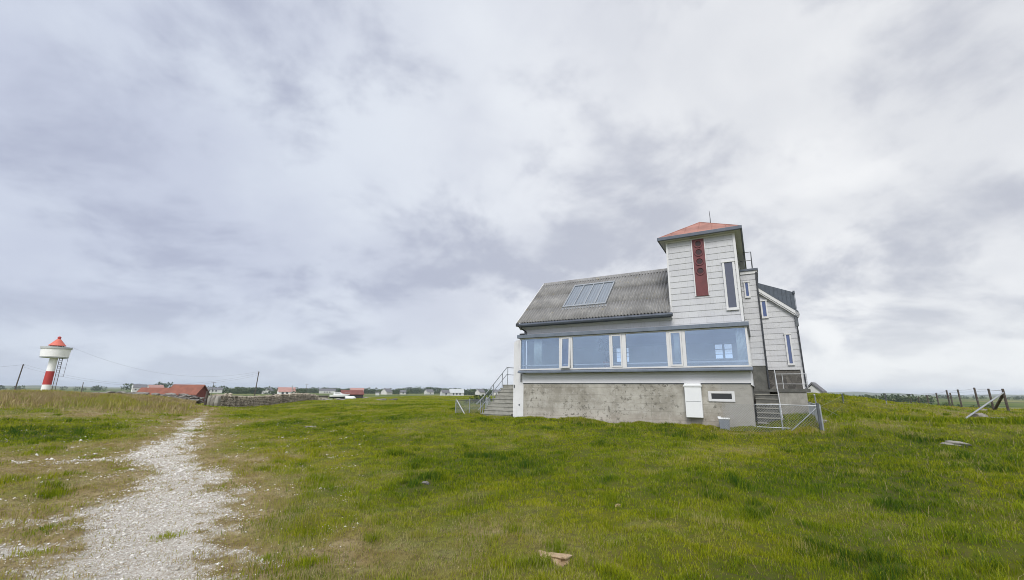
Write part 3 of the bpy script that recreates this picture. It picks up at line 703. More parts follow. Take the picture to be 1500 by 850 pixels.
ed = MB(); ed.box(tu0-.04, tu1+.04, tv0-.05, tv0+.028, TZ+.0, e0+.01); ed.box(tu0-.04, tu0+.028, tv0+.03, tv1, TZ, e0+.008); ed.box(tu1-.028, tu1+.04, tv0+.03, tv1, TZ, e0+.008)
ed.build('tower_gutter', M['gutter'], H, bevel=.02)
fb = MB(); fb.box(TU0-.02, TU1+.02, -.045, -.02, TZ-.07, TZ-.006); fb.build('frieze_board', M['trim'], H)
cv = MB().lathe([(.36, 8.62), (.36, 8.98), (.30, 9.06), (.20, 9.13), (.0001, 9.17)], 20, (8.43, 2.35)).build('roof_vent', M['copper'], H, smooth=True)
MB().tube([(8.43, 2.3, 9.1), (8.44, 2.3, 9.45), (8.43, 2.3, 9.83)], [.022, .016, .008], 6).build('antenna', M['black_pipe'], H)
# --- red panel with four portholes
rp = MB()
ru0, ru1, rz0, rz1 = 7.82, 8.27, 5.36, 7.72
rp.box(ru0, ru1, -.05, -.018, rz0, rz1); pan = rp.build('red_panel', M['red_panel'], H, bevel=.004)
rt = MB(); rt.box(ru0-.045, ru0-.002, -.055, -.018, rz0, rz1); rt.box(ru1+.002, ru1+.03, -.055, -.018, rz0, rz1); rt.build('panel_trim', M['trim'], H)
for zc in (7.52, 7.16, 6.77, 6.37):
    q = MB(); n = 28; cx = (ru0+ru1)/2
    vs = []; fs = []
    prof = [(.165, -.051), (.165, -.078), (.125, -.078), (.110, -.056)]
    for (rr_, vv) in prof:
        for k in range(n): a = 2*math.pi*k/n; vs.append((cx+rr_*math.cos(a), vv, zc+rr_*math.sin(a)))
    for i in range(3):
        for k in range(n): fs.append((i*n+k, i*n+(k+1) % n, (i+1)*n+(k+1) % n, (i+1)*n+k))
    q.add(vs, fs); po = q.build('porthole', M['red_panel'], H, smooth=False)
    MB().poly([(cx+.111*math.cos(2*math.pi*k/n), -.0545, zc+.111*math.sin(2*math.pi*k/n)) for k in range(n)]).build('porthole_pane', M['red_dark'], po)
# --- plain windows: frame + pane
def window(u0, u1, z0, z1, v, pane, fw=.07, proud=.05):
    f = MB(); y0, y1 = v-proud, v-.004
    f.box(u0-fw, u1+fw, y0-.012, y1, z0-fw-.02, z0); f.box(u0-fw-.02, u1+fw+.02, y0-.02, y1, z1, z1+fw)
    f.box(u0-fw, u0, y0, y1, z0, z1); f.box(u1, u1+fw, y0, y1, z0, z1)
    o = f.build('window', M['trim'], H, bevel=.004)
    MB().box(u0, u1, y0+.02, y0+.03, z0, z1).build('pane', M[pane], o); return o
window(8.93, 9.21, 4.80, 6.60, -.014, 'pane_grey', .08)
# --- setback
SV = 3.0; SU1 = 10.03
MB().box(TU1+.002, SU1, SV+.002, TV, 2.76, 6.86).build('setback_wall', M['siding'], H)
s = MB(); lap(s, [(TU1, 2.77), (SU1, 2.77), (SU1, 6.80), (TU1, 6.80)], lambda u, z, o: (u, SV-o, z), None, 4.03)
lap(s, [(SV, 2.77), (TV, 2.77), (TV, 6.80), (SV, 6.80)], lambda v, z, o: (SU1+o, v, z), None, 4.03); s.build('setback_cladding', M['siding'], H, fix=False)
MB().box(TU1-.1, SU1-.03, SV+.01, TV, .2, 2.758).build('setback_base', M['dark_concrete'], H)
MB().box(TU1-.02, SU1+.09, SV-.10, TV+.1, 6.93, 7.03).build('platform_edge', M['gutter'], H, bevel=.012)
MB().box(TU1+.02, SU1+.05, SV-.05, TV, 6.80, 6.928).build('platform_trim', M['trim'], H)
rl = MB(); z = 7.02
for (u, v) in ((9.92, SV+.05), (9.92, SV+1.5), (9.62, SV+.05)): rl.tube([(u, v, z), (u, v, z+.82)], .018, 6)
for h in (.42, .81): rl.tube([(9.45, SV+.05, z+h), (9.92, SV+.05, z+h), (9.92, SV+1.5, z+h)], .016, 6)
rl.build('platform_railing', M['galv_dark'], H)
window(9.555, 9.66, 5.80, 6.42, SV-.014, 'pane_blue', .06)
MB().tube([(SU1+.01, SV-.06, 6.86), (SU1-.01, SV-.06, 6.6), (SU1-.02, SV-.06, 1.85)], .032, 8).build('setback_downpipe', M['black_pipe'], H, smooth=True)
# --- wing
WV = 4.5; WU0, WU1 = SU1+.02, 11.38; WZ = 2.66
wz = lambda u: 6.42-(u-10.1)*(1.22/1.40)
poly = [(WU0, WZ), (WU1, WZ), (WU1, wz(WU1)-.14), (WU0, wz(WU0)-.14)]
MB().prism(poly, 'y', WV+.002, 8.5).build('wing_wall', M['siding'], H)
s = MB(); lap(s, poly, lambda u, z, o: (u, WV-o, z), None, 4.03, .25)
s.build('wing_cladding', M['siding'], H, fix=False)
MB().box(WU0, WU1-.06, WV+.03, 8.4, .2, WZ-.002).build('wing_base', M['masonry'], H)
wr = MB(); wr.prism([(10.06, wz(10.06)+.03), (11.52, wz(11.52)+.03), (11.52, wz(11.52)-.03), (10.06, wz(10.06)-.03)], 'y', WV-.20, 8.6); wr.build('wing_roof', M['cladding_dark'], H)
bb = MB(); bb.prism([(10.06, wz(10.06)-.032), (11.54, wz(11.54)-.032), (11.54, wz(11.54)-.20), (10.06, wz(10.06)-.20)], 'y', WV-.19, WV-.16)
bb.prism([(10.06, wz(10.06)-.14), (11.50, wz(11.50)-.14), (11.50, wz(11.50)-.27), (10.06, wz(10.06)-.27)], 'y', WV-.158, WV-.02); bb.build('barge_board', M['trim'], H)
MB().prism([(11.40, wz(11.4)-.26), (11.52, wz(11.5)-.20), (11.56, wz(11.54)-.12), (11.54, wz(11.54)-.03), (11.40, wz(11.4)-.05)], 'y', WV-.19, 8.5).build('wing_gutter', M['galv'], H)
dz = MB(); dz.prism([(10.06, 6.74), (11.47, 6.13), (11.47, 5.35), (10.06, 6.3)], 'y', WV+.1, 8.6); dzo = dz.build('dormer', M['cladding_dark'], H)
sm = MB()
for u in np.arange(10.2, 11.5, .16): sm.box(u, u+.016, WV+.075, WV+.10, 6.42-(u-10.1)*.87+.03, 6.74-(u-10.06)*.433)
sm.box(11.42, 11.50, WV+.03, WV+.11, 6.06, 6.19)
sm.build('cladding_seam', M['cladding_dark'], dzo)
window(10.145, 10.285, 5.08, 5.80, WV-.014, 'pane_blue', .065)
window(10.93, 11.055, 2.93, 4.20, WV-.014, 'pane_blue', .065)
wp = MB(); wp.tube([(11.44, WV-.03, wz(11.5)-.2), (11.40, WV-.06, 4.9), (11.41, WV-.06, 4.3), (11.42, WV-.06, 1.9)], .034, 8); wp.build('wing_downpipe', M['black_pipe'], H, smooth=True)
MB().box(11.35, 11.47, WV-.12, WV+.0, 4.55, 5.02).build('rain_hopper', M['galv_dark'], H, bevel=.01)
MB().box(11.30, 11.38, WV-.02, WV+.06, 1.85, WZ-.003).build('wing_corner_post', M['trim'], H)
# --- right-hand stairs up to a landing
st = MB(); nos = MB(); n = 7; SZ0, SZ1 = .42, 1.74; vb, vt = .35, 2.45
for i in range(n):
    z1 = SZ0+(SZ1-SZ0)*(i+1)/(n+1); v0 = vb+(vt-vb)*i/n; st.box(9.47, 10.30, v0, 3.0, z1-(SZ1-SZ0)/(n+1)+.002*i if i else 0, z1)
    nos.box(9.468, 10.302, v0-.03, v0+.31, z1+.001, z1+.028)
st.build('entrance_stairs', M['dark_concrete'], H); nos.build('stair_tread', M['step_concrete'], H)
MB().box(9.40, 11.44, 2.98, WV-.03, 1.70, 1.83).build('landing', M['dark_concrete'], H, bevel=.01)
MB().box(10.303, 11.30, 3.03, 3.22, .2, 1.698).build('landing_wall', M['concrete'], H)
hr = MB(); hr.tube([(10.27, .30, .45), (10.27, 2.95, 2.55)], .018, 8); hr.tube([(10.27, 2.97, 1.84), (10.27, 2.97, 2.60)], .022, 8)
hr.tube([(10.27, 2.97, 2.42), (11.36, 2.99, 2.42)], .014, 8); hr.tube([(10.27, 2.97, 2.02), (11.36, 2.99, 2.02)], .011, 8)
for u in (10.52, 11.36): hr.tube([(u, 2.98, 1.83), (u, 2.98, 2.44)], .015, 8)
hr.build('handrail', M['white_rail'], H, smooth=True)
# --- white wing wall on the left, with rounded top corner
wl = [(-.56, .0), (0.0-.004, .0), (-.004, 4.02)]+[(-.56+.30*(1-math.sin(a)), 3.86+.16*math.cos(a)) for a in np.linspace(0.0, math.pi/2, 7)]
MB().prism(wl, 'y', .012, .22).build('screen_wall', M['render_white'], H, bevel=.01)
MB().box(-.52, -.47, -.02, .011, 1.78, 1.92).build('wall_light', M['galv_dark'], H, bevel=.01)
MB().tube([(-.13, -.03, 2.44), (-.13, -.03, 2.05)], .022, 6).build('overflow_pipe', M['black_pipe'], H)
MB().box(-.25, -.19, -.006, .011, .98, 1.05).build('wall_socket', M['galv_dark'], H)
# --- left stairs
ls = MB(); n = 9; z0, z1 = .40, 1.96; vb, vt = .25, 2.5
for i in range(n):
    zt = z0+(z1-z0)*(i+1)/n; v0 = vb+(vt-vb)*i/n
    ls.box(-2.50, -.80, v0, 3.9, (z0+(z1-z0)*i/n) if i else 0, zt-.05)
    ls.box(-2.51, -.79, v0-.03, 3.9, zt-.05, zt)
ls.build('side_stairs', M['step_concrete'], H)
hr = MB(); U = -2.44
hr.tube([(U, -.25, 1.0), (U, vb, 1.28), (U, vt, 2.88), (U, vt+1.3, 2.90)], .022, 8)
hr.tube([(U, -.1, .72), (U, vb, .93), (U, vt, 2.50), (U, vt+1.3, 2.50)], .018, 8)
for v in (vb+.05, vb+.95, vt-.45, vt+.1): hr.tube([(U, v, .4+max(0, (v-vb))*.66), (U, v, 1.28+(min(v, vt)-vb)*.711)], .02, 8)
hr.build('side_handrail', M['galv'], H, smooth=True)
# --- utility cabinet, vent
cb = MB(); cb.box(7.13, 7.72, -.27, -.052, .74, 1.985); cbo = cb.build('meter_cabinet', M['cabinet'], H, bevel=.012)
MB().box(7.10, 7.75, -.30, -.05, 1.86, 1.93).build('cabinet_hood', M['cabinet'], cbo, bevel=.008)
MB().box(7.16, 7.69, -.278, -.272, 1.32, 1.328).build('door_seam', M['galv'], cbo)
f = MB(); f.box(7.93, 8.83, -.04, -.002, 1.33, 1.42); f.box(7.93, 8.83, -.04, -.002, 1.62, 1.70); f.box(7.93, 8.04, -.038, -.002, 1.42, 1.62); f.box(8.73, 8.83, -.038, -.002, 1.42, 1.62)
fo = f.build('basement_window', M['trim'], H, bevel=.004); MB().box(8.04, 8.73, -.015, -.005, 1.42, 1.62).build('pane', M['pane_dark'], fo)

# ---- loose things at and inside the house
def hpos(u, v, z): p = hw(u, v); return (p[0], p[1], z)
HR = HOUSE_AZ-math.pi/2
def curtain(u, wdt, label, v=.02, z0=2.81, z1=3.98):
    mb = MB(); n = 60; f = [(u*0+wdt*i/n, .035*math.sin(i*.75)+.02*math.sin(i*.31)) for i in range(n+1)]
    for i in range(n):
        a, b_ = f[i], f[i+1]; mb.poly([(a[0], a[1], z0), (b_[0], b_[1], z0), (b_[0]*.98, b_[1], z1), (a[0]*.98, a[1], z1)])
    o = mb.build('curtain', M['curtain'], None, smooth=True, fix=False); o.location = hpos(u, v, 0); o.rotation_euler = (0, 0, HR)
    md = o.modifiers.new('thickness', 'SOLIDIFY'); md.thickness = .006
    tag(o, label, 'curtain', 'curtains in the window band')
curtain(.62, .42, 'pale curtain hanging behind the leftmost big pane', -.17)
curtain(6.86, .2, 'narrow pale curtain behind the casement next to the rightmost big pane', -.19)
curtain(9.08, .30, 'pale curtain at the far right end of the window band', -.19)
pt = empty('potted_plant', hpos(3.95, .25, 2.601), 0, 'dark leafy house plant standing behind the second big window pane', 'plant')
MB().lathe([(.12, 0), (.16, .28), (.17, .30), (.14, .30), (.13, .24), (.0001, .24)], 16).build('pot', M['terracotta'], pt)
sm = MB(); lf = MB()
for k in range(16):
    a = random.uniform(0, 6.28); l = random.uniform(.12, .38); zt = random.uniform(.75, 1.2); tip = (l*math.cos(a), l*math.sin(a), zt); sm.tube([(0, 0, .24), (tip[0]*.35, tip[1]*.35, zt*.7), tip], .008, 4)
    for j in range(7):
        c = Vector(tip)+Vector((random.gauss(0, .07), random.gauss(0, .07), random.gauss(0, .08))); d1 = Vector((random.gauss(0, 1), random.gauss(0, 1), random.gauss(0, .6))).normalized()*.09; d2 = d1.cross(Vector((random.gauss(0, 1), random.gauss(0, 1), random.gauss(0, 1)))).normalized()*.035
        lf.poly([c-d1, c+d2, c+d1, c-d2])
sm.build('stem', M['wood_post'], pt); lf.build('foliage', M['plant_leaf'], pt, fix=False)
tb = empty('table', hpos(8.1, 2.0, 2.6), HR, 'long white table in the room behind the rightmost big pane', 'table')
MB().box(-1.0, 1.0, -.4, .4, .38, .42).build('tabletop', M['trim'], tb, bevel=.005)
for a in (-.92, .92):
    for c in (-.33, .33): MB().box(a-.03, a+.03, c-.03, c+.03, 0, .38).build('leg', M['trim'], tb)
zb = gz1(*hw(8.42, -.42)[:2]); bn = empty('rubbish_bin', hpos(8.42, -.40, zb), HR+.1, 'small grey plastic bin with pale lid against the basement wall', 'bin')
MB().add([(-.15,-.13,0),(.15,-.13,0),(.15,.13,0),(-.15,.13,0),(-.18,-.16,.36),(.18,-.16,.36),(.18,.16,.36),(-.18,.16,.36)], [(0,3,2,1),(4,5,6,7),(0,1,5,4),(1,2,6,5),(2,3,7,6),(3,0,4,7)]).build('body', M['bin'], bn, bevel=.02)
MB().box(-.19, .19, -.17, .17, .362, .41).build('lid', M['cabinet'], bn, bevel=.015); MB().box(-.2, -.1, -.05, .05, .412, .45).build('handle', M['cabinet'], bn)

# ---- chain-link fences
def mesh_panel(mb, p, q, zb, zt, cell=.085, r=.0032):
    p = Vector((p[0], p[1], 0)); q = Vector((q[0], q[1], 0)); L = (q-p).length; d = (q-p)/L; hgt = zt-zb
    s = -hgt
    while s < L:
        for sg in (0, 1):
            a0, a1 = s, s+hgt; h0, h1 = (0, hgt) if not sg else (hgt, 0)
            c0, c1 = max(a0, 0), min(a1, L)
            if c1-c0 < .02: continue
            f0 = (c0-a0)/hgt; f1 = (c1-a0)/hgt
            A = p+d*c0; B = p+d*c1; mb.tube([(A.x, A.y, zb+h0+(h1-h0)*f0), (B.x, B.y, zb+h0+(h1-h0)*f1)], r, 3, False)
        s += cell
def uvz(u, v, z): p = hw(u, v); return (p[0], p[1], z)
def fence_thing(label):
    return empty('chain_link_fence', (0, 0, 0), 0, label, 'fence', 'chain link fences at the house')
CF = (11.22, -1.05)
f1 = fence_thing('galvanised chain link fence with braced corner post before the right stairs'); f1.location = (0, 0, 0)
def gzuv(u, v): p = hw(u, v); return gz1(p[0], p[1])
zb, zt = .40, 1.28
mb = MB(); mesh_panel(mb, hw(8.45, -1.05), hw(*CF), zb, zt, .08); mesh_panel(mb, hw(*CF), hw(11.28, 2.9), zb+.05, zt+.05, .08); mb.build('wire_mesh', M['galv'], f1, fix=False)
mb = MB(); mb.tube([uvz(9.45, -1.05, zt), uvz(*CF, zt)], .013, 8); mb.tube([uvz(9.45, -1.05, .56), uvz(10.4, -1.05, .56)], .012, 8); mb.tube([uvz(*CF, zt), uvz(11.28, 2.9, zt+.05)], .013, 8); mb.build('rail', M['galv'], f1)
MB().tube([uvz(*CF, .1), uvz(*CF, zt+.08)], .04, 10).build('post', M['galv_dark'], f1)
MB().tube([uvz(CF[0]+.07, CF[1]+.02, .1), uvz(CF[0]+.05, CF[1]+.02, zt+.04)], .028, 10).build('post', M['galv'], f1)
MB().tube([uvz(10.2, -1.05, .2), uvz(10.17, -1.05, zt)], .02, 8).build('post', M['galv'], f1)
MB().tube([uvz(11.28, 1.2, .3), uvz(11.28, 1.2, zt+.03)], .025, 8).build('post', M['galv'], f1)
MB().tube([uvz(10.26, -1.1, .33), uvz(CF[0]-.05, -1.08, zt-.08)], .016, 8).build('brace', M['galv'], f1)
MB().tube([uvz(11.26, -.1, zt+.35), uvz(11.40, .8, .35)], .022, 8).build('brace', M['white_rail'], f1)
f2 = fence_thing('low chain link fence with crossed braces left of the side stairs')
zb, zt = .38, 1.16; a, c = (-3.75, -.15), (-2.75, .55)
mb = MB(); mesh_panel(mb, hw(*a), hw(*c), zb, zt, .08); mesh_panel(mb, hw(*a), hw(-3.6, 3.4), zb, zt, .08); mb.build('wire_mesh', M['galv'], f2, fix=False)
mb = MB(); mb.tube([uvz(*a, zt), uvz(*c, zt)], .018, 8); mb.tube([uvz(*a, zt), uvz(-3.6, 3.4, zt)], .018, 8); mb.tube([uvz(*a, zt+.0), uvz(-4.6, .0, zt-.03)], .006, 6); mb.build('rail', M['galv_dark'], f2)
for p_ in (a, c, (-3.6, 3.4), (-3.2, .235)): MB().tube([uvz(*p_, .15), uvz(*p_, zt+.06)], .024, 8).build('post', M['galv'], f2)
MB().tube([uvz(-3.72, -.13, zt), uvz(-2.95, -.30, .35)], .024, 8).build('brace', M['white_rail'], f2)
MB().tube([uvz(-3.64, 2.4, zt+.12), uvz(-3.3, 2.0, .7)], .022, 8).build('brace', M['galv'], f2)
gt = empty('garden_gate', (0, 0, 0), 0, 'narrow steel mesh gate beside the low fence left of the stairs', 'gate')
mb = MB(); mesh_panel(mb, hw(-3.15, 1.6), hw(-2.75, 1.4), .55, 1.25, .045, .0035); mb.build('wire_mesh', M['galv'], gt, fix=False)
mb = MB(); mb.tube([uvz(-3.15, 1.6, .4), uvz(-3.15, 1.6, 1.27), uvz(-2.75, 1.4, 1.27), uvz(-2.75, 1.4, .4)], .018, 8); mb.build('gate_frame', M['galv'], gt)
print('house done')
#PART2
# ================================================================== FAR SIDE
def pol(az, d): a = math.radians(az); return d*math.sin(a), d*math.cos(a)
def face(az, phi=0): # yaw of an object whose local x runs to the right seen from the camera, turned by phi degrees
    return math.radians(-az+phi)
# --- lighthouse
x, y = pol(-48.13, 120); lh = empty('lighthouse', (x, y, 0), face(-48.13), 'small white lighthouse with red band, round gallery and salmon red cap', 'lighthouse')
MB().lathe([(.64, -2.2), (.60, 1.9)], 28).build('tower_base', M['lh_white'], lh, smooth=True)
MB().lathe([(.602, 1.9), (.575, 4.34)], 28).build('red_band', M['lh_red'], lh, smooth=True)
MB().lathe([(.573, 4.34), (.54, 6.85)], 28).build('tower_shaft', M['lh_white'], lh, smooth=True)
MB().lathe([(.541, 6.79), (1.84, 6.82), (1.86, 6.98), (1.9, 7.0)], 36).build('gallery_floor', M['grey_paint'], lh)
MB().lathe([(1.86, 7.0), (1.97, 8.45), (1.90, 8.45), (1.8, 7.05), (.1, 7.05)], 36).build('gallery_parapet', M['lh_white'], lh)
MB().lathe([(1.99, 8.45), (2.10, 8.47), (2.10, 8.82), (1.95, 8.82), (1.9, 8.4)], 36).build('parapet_rim', M['grey_paint'], lh)
MB().lathe([(.95, 7.05), (.95, 8.75)], 20).build('lantern', M['lh_white'], lh); MB().lathe([(.90, 8.75), (.90, 9.12)], 20).build('lantern_glass', M['dark_glass'], lh)
MB().lathe([(1.18, 9.06), (1.18, 9.14), (.28, 10.32), (.22, 10.40)], 20).build('lantern_roof', M['lh_roof'], lh)
MB().lathe([(.17, 10.38), (.26, 10.55), (.24, 10.75), (.10, 10.86)], 14).build('finial', M['lh_red'], lh, smooth=True)
for k in range(8): a = k*math.pi/4; MB().box(.93*math.cos(a)-.03, .93*math.cos(a)+.03, .93*math.sin(a)-.03, .93*math.sin(a)+.03, 8.7, 9.12).build('lantern_post', M['lh_white'], lh)
mb = MB()
for xx in (.72, 1.12): mb.tube([(xx+.12, -.3, -1.8), (xx, -.3, 6.85)], .05, 5)
for z in np.arange(.6, 6.8, .36): mb.tube([(.8, -.3, z), (1.15, -.3, z)], .03, 4)
for xx in (1.8,): mb.tube([(xx, -.3, 3.4), (xx, -.3, 6.8)], .025, 4)
for z in (3.5, 5.0, 6.7): mb.tube([(1.12, -.3, z), (1.8, -.3, z)], .03, 4)
mb.build('ladder', M['pole'], lh)
# --- utility poles and wires
def pole(az, d, ztop, lean=0.0, label='', cross=0.0, r=.12, mat='pole'):
    x, y = pol(az, d); zb = gz1(x, y)-.3; o = empty('utility_pole', (x, y, zb), face(az), label, 'utility pole', 'utility poles')
    h = ztop-zb; MB().tube([(0, 0, 0), (lean*h, 0, h)], [r, r*.75], 8).build('shaft', M[mat], o, smooth=True)
    if cross:
        MB().box(lean*h-cross, lean*h+cross, -.06, .06, h-.35, h-.22).build('crossarm', M[mat], o)
    for k, xx in enumerate(((-cross, cross) if cross else (.16,))): MB().lathe([(.05, h-.22 if cross else h-.3), (.07, h-.12 if cross else h-.2), (.02, h-.02 if cross else h-.1)], 8, (lean*h+xx*.9, 0)).build('insulator', M['grey_paint'], o)
    return Vector((x+math.cos(face(az))*lean*h, y+math.sin(face(az))*lean*h, ztop))
pA = pole(-49.9, 140, 6.1, .03, 'dark bare pole standing left of the lighthouse')
pB = pole(-32.26, 120, 5.5, .02, 'tall weathered pole behind the stone wall, right of the red roofs')
pole(-45.88, 210, 3.0, -.02, 'very small pole far off between lighthouse and red roofs')
pole(-36.13, 260, 4.5, 0, 'thin far pole with a crossarm just above the big red roof', .9, .11)
pole(-28.63, 230, 3.0, 0, 'far stout grey pole beside the pinkish house', 0, .2, 'galv')
pole(-27.18, 300, 4.3, 0, 'thinnest far pole with crossarm over the stone wall end', .8, .1)
pole(-42.5, 115, 2.0, 0, 'short pale post with a lamp near the small red roof', 0, .09, 'lh_white')
def wire(p, q, sag, label, r=.02):
    p, q = Vector(p), Vector(q); pts = [p+(q-p)*t-Vector((0, 0, sag*4*t*(1-t))) for t in np.linspace(0, 1, 25)]
    tag(MB().tube(pts, r, 4).build('overhead_wire', M['wire'], None), label, 'wire', 'overhead wires')
lx, ly = pol(-47.3, 119)
wire((lx, ly, 9.0), pB, 3.0, 'long sagging wire from the lighthouse top to the tall weathered pole', .011)
wire(pA, pB-Vector((0, 0, .4)), 3.4, 'upper long wire from the bare left pole to the tall weathered pole', .012)
wire(pA-Vector((0, 0, .55)), pB-Vector((0, 0, .9)), 3.2, 'lower long wire from the bare left pole to the tall weathered pole', .012)
ax, ay = pol(-62, 150); wire(pA-Vector((0, 0, .1)), (ax, ay, 5.6), 1.6, 'wire leaving the bare left pole towards the left edge', .015)

# --- houses, sheds
def house(name, label, cat, group, az, d, L, W, wh, rh, phi, wall, roof, zb=None, over=.3, wins=(), door=None, chimney=False, base_drop=1.0):
    x, y = pol(az, d); z = gz1(x, y) if zb is None else zb
    o = empty(name, (x, y, z), face(az, phi), label, cat, group)
    MB().prism([(-W/2, -base_drop), (W/2, -base_drop), (W/2, wh), (0, wh+rh-.08), (-W/2, wh)], 'x', -L/2, L/2).build('wall', M[wall], o)
    sl = rh/(W/2); e = over
    rf = MB().prism([(-W/2-e, wh-e*sl), (0, wh+rh), (W/2+e, wh-e*sl), (W/2+e, wh-e*sl+.16), (0, wh+rh+.18), (-W/2-e, wh-e*sl+.16)], 'x', -L/2-over, L/2+over).build('roof', M[roof], o)
    if chimney: MB().box(L*.1, L*.1+.7, -.35, .35, wh+rh-.3, wh+rh+.9).build('chimney', M['far_slate'], rf)
    for (u, zc, w_, h_) in wins:   # on the front (camera) side
        f = MB().box(u-w_/2-.1, u+w_/2+.1, -W/2-.06, -W/2-.005, zc-h_/2-.1, zc+h_/2+.1).build('window', M['trim'], o)
        MB().box(u-w_/2, u+w_/2, -W/2-.08, -W/2-.063, zc-h_/2, zc+h_/2).build('pane', M['far_window'], f)
    if door: MB().box(door-.5, door+.5, -W/2-.05, -W/2-.004, -.2, 2.0).build('door', M['far_slate'], o)
    return o
hb = house('boathouse', 'larger boathouse with bright red tiled roof behind the stone wall', 'boathouse', 'red roofed sheds', -38.15, 131, 6.4, 4.6, 1.1, 2.0, -32, 'red_wood', 'tile_red', zb=-.95, base_drop=2.5)
MB().box(-3.26, -3.205, -.5, .5, .9, 1.9).build('hatch', M['tar_wood'], hb)
house('boathouse', 'smaller boathouse with red roof, half hidden left of the larger one', 'boathouse', 'red roofed sheds', -40.75, 142, 5.6, 4.2, .9, 1.5, -28, 'tar_wood', 'tile_red', zb=-1.05, base_drop=2.0)
sh = house('shed', 'dark timber shed with brown red roof standing behind the white boat', 'shed', None, -22.15, 153, 6.5, 4.4, 1.75, 1.15, 8, 'tar_wood', 'tile_brown', zb=-1.75, over=.25)
# small hut by the wall
x, y = pol(-30.1, 112); hu = empty('hut', (x, y, gz1(x, y)), face(-30.1), 'tiny white hut with dark open front just behind the stone wall', 'hut')
MB().box(-.85, -.7, -.8, .8, -.5, 1.75).box(.7, .85, -.8, .8, -.5, 1.75).box(-.7, .7, .6, .8, -.5, 1.75).box(-.7, .7, -.8, -.7, -.5, .55).build('wall', M['lh_white'], hu)
MB().box(-.45, .45, -.72, -.66, .55, 1.4).build('notice_board', M['grey_paint'], hu)
MB().prism([(-1.05, 1.7), (1.05, 1.7), (.8, 2.0), (-.8, 2.0)], 'y', -1, 1).build('roof', M['tar_wood'], hu)
x, y = pol(-25.5, 128); sl = empty('lean_to', (x, y, gz1(x, y)), face(-25.5), 'low lean-to with flat black roof left of the white boat', 'lean-to')
MB().box(-1.7, 1.7, -1, 1, -.8, .95).build('wall', M['stone'], sl); MB().prism([(-1.25, .96), (1.25, 1.06), (1.25, 1.2), (-1.25, 1.1)], 'x', -2.0, 2.0).build('roof', M['tar_wood'], sl)
# far houses
FH = 'far houses along the skyline'
W1 = [(-2.5, 1.4, 1.2, 1.2), (0, 1.4, 1.2, 1.2), (2.5, 1.4, 1.2, 1.2)]
for a in [('white house with grey roof on the far left hill', -41.99, 520, 9, 7, 3.2, 2.6, 5, 'far_white', 'far_slate', W1, 0, 1.2),
          ('pale house with pinkish roof on the far hill above the small red roof', -40.8, 500, 10, 7, 3.0, 2.6, 20, 'far_white', 'far_pink', W1, 0, 1.0),
          ('long low white building beyond the big red roof', -36.1, 480, 14, 6, 2.6, 1.6, 0, 'far_white', 'far_slate', W1, 0, .6),
          ('white gabled house beside dark hedges, left of the tiny hut', -30.95, 400, 6, 7, 2.4, 2.6, 62, 'far_white', 'far_slate', (), 0, -.4),
          ('big farmhouse with faded pink roof right of the tiny hut', -29.2, 330, 9.5, 7, 2.4, 2.6, 8, 'lh_white', 'far_pink', W1[:2], 0, -.2),
          ('long pale farm building above the end of the stone wall', -24.9, 520, 16, 7, 3.0, 2.0, 0, 'far_white', 'far_slate', W1, 0, 0),
          ('pale farmhouse peeping over the brown roofed shed', -21.6, 520, 14, 7, 3.4, 2.2, 4, 'lh_white', 'far_pink', W1, 0, .4),
          ('small white flat block out on the open field', -19.18, 330, 2.6, 3.0, 2.0, .35, 0, 'far_white', 'far_slate', (), 0, 0),
          ('white house with dark roof and gable in the middle of the treeline', -18.1, 430, 8, 7, 2.4, 2.8, 50, 'far_white', 'far_slate', (), 0, 0),
          ('little white cottage at the foot of the treeline', -16.15, 450, 6, 5, 2.2, 1.8, 10, 'far_white', 'far_slate', W1[1:2], 0, 0),
          ('white house among the woods right of the middle', -12.9, 480, 8, 7, 2.8, 2.4, 30, 'far_white', 'far_slate', W1[1:2], 0, 0),
          ('white house just left of the low fence post', -10.9, 330, 5.5, 5, 2.3, 1.9, 25, 'far_white', 'far_slate', W1[1:2], 0, 0),
          ('wide pale house with grey roof seen over the low fence', -9.4, 340, 10.5, 7, 2.4, 2.6, 6, 'far_white', 'grey_paint', W1, 0, 0),
          ('white house with steep gable seen over the fence gate', -6.3, 400, 7, 6, 3.0, 2.6, 45, 'far_white', 'far_slate', (), 0, 0),
          ('pale house seen past the side handrail', -4.2, 420, 7, 6, 3.2, 2.2, 10, 'far_white', 'far_slate', W1[1:2], 0, 0)]:
    x, y = pol(a[1], a[2]); house('far_house', a[0], 'house', FH, a[1], a[2], a[3], a[4], a[5], a[6], a[7], a[8], a[9], zb=gz1(x, y)+a[12], wins=a[10], over=.35, base_drop=3)
house('cottage', 'white gabled cottage peeping over the grassy rise right of the house', 'cottage', None, 33.62, 46, 1.6, 1.3, .35, .65, 80, 'far_white', 'far_slate', zb=1.45, over=.1)
x, y = pol(34.2, 37); wl_ = empty('roof_cover', (x, y, gz1(x, y)), face(34.2, 0), 'low dark slab roof lying on the grassy rise behind the fence corner', 'roof')
MB().prism([(-.75, .36), (.95, .14), (.95, .22), (-.75, .46)], 'y', -.7, .7).build('slab', M['galv_dark'], wl_, bevel=.01); MB().prism([(-.7, -.4), (.8, -.4), (.8, .14), (-.7, .34)], 'y', -.5, .5).build('wall', M['concrete'], wl_)

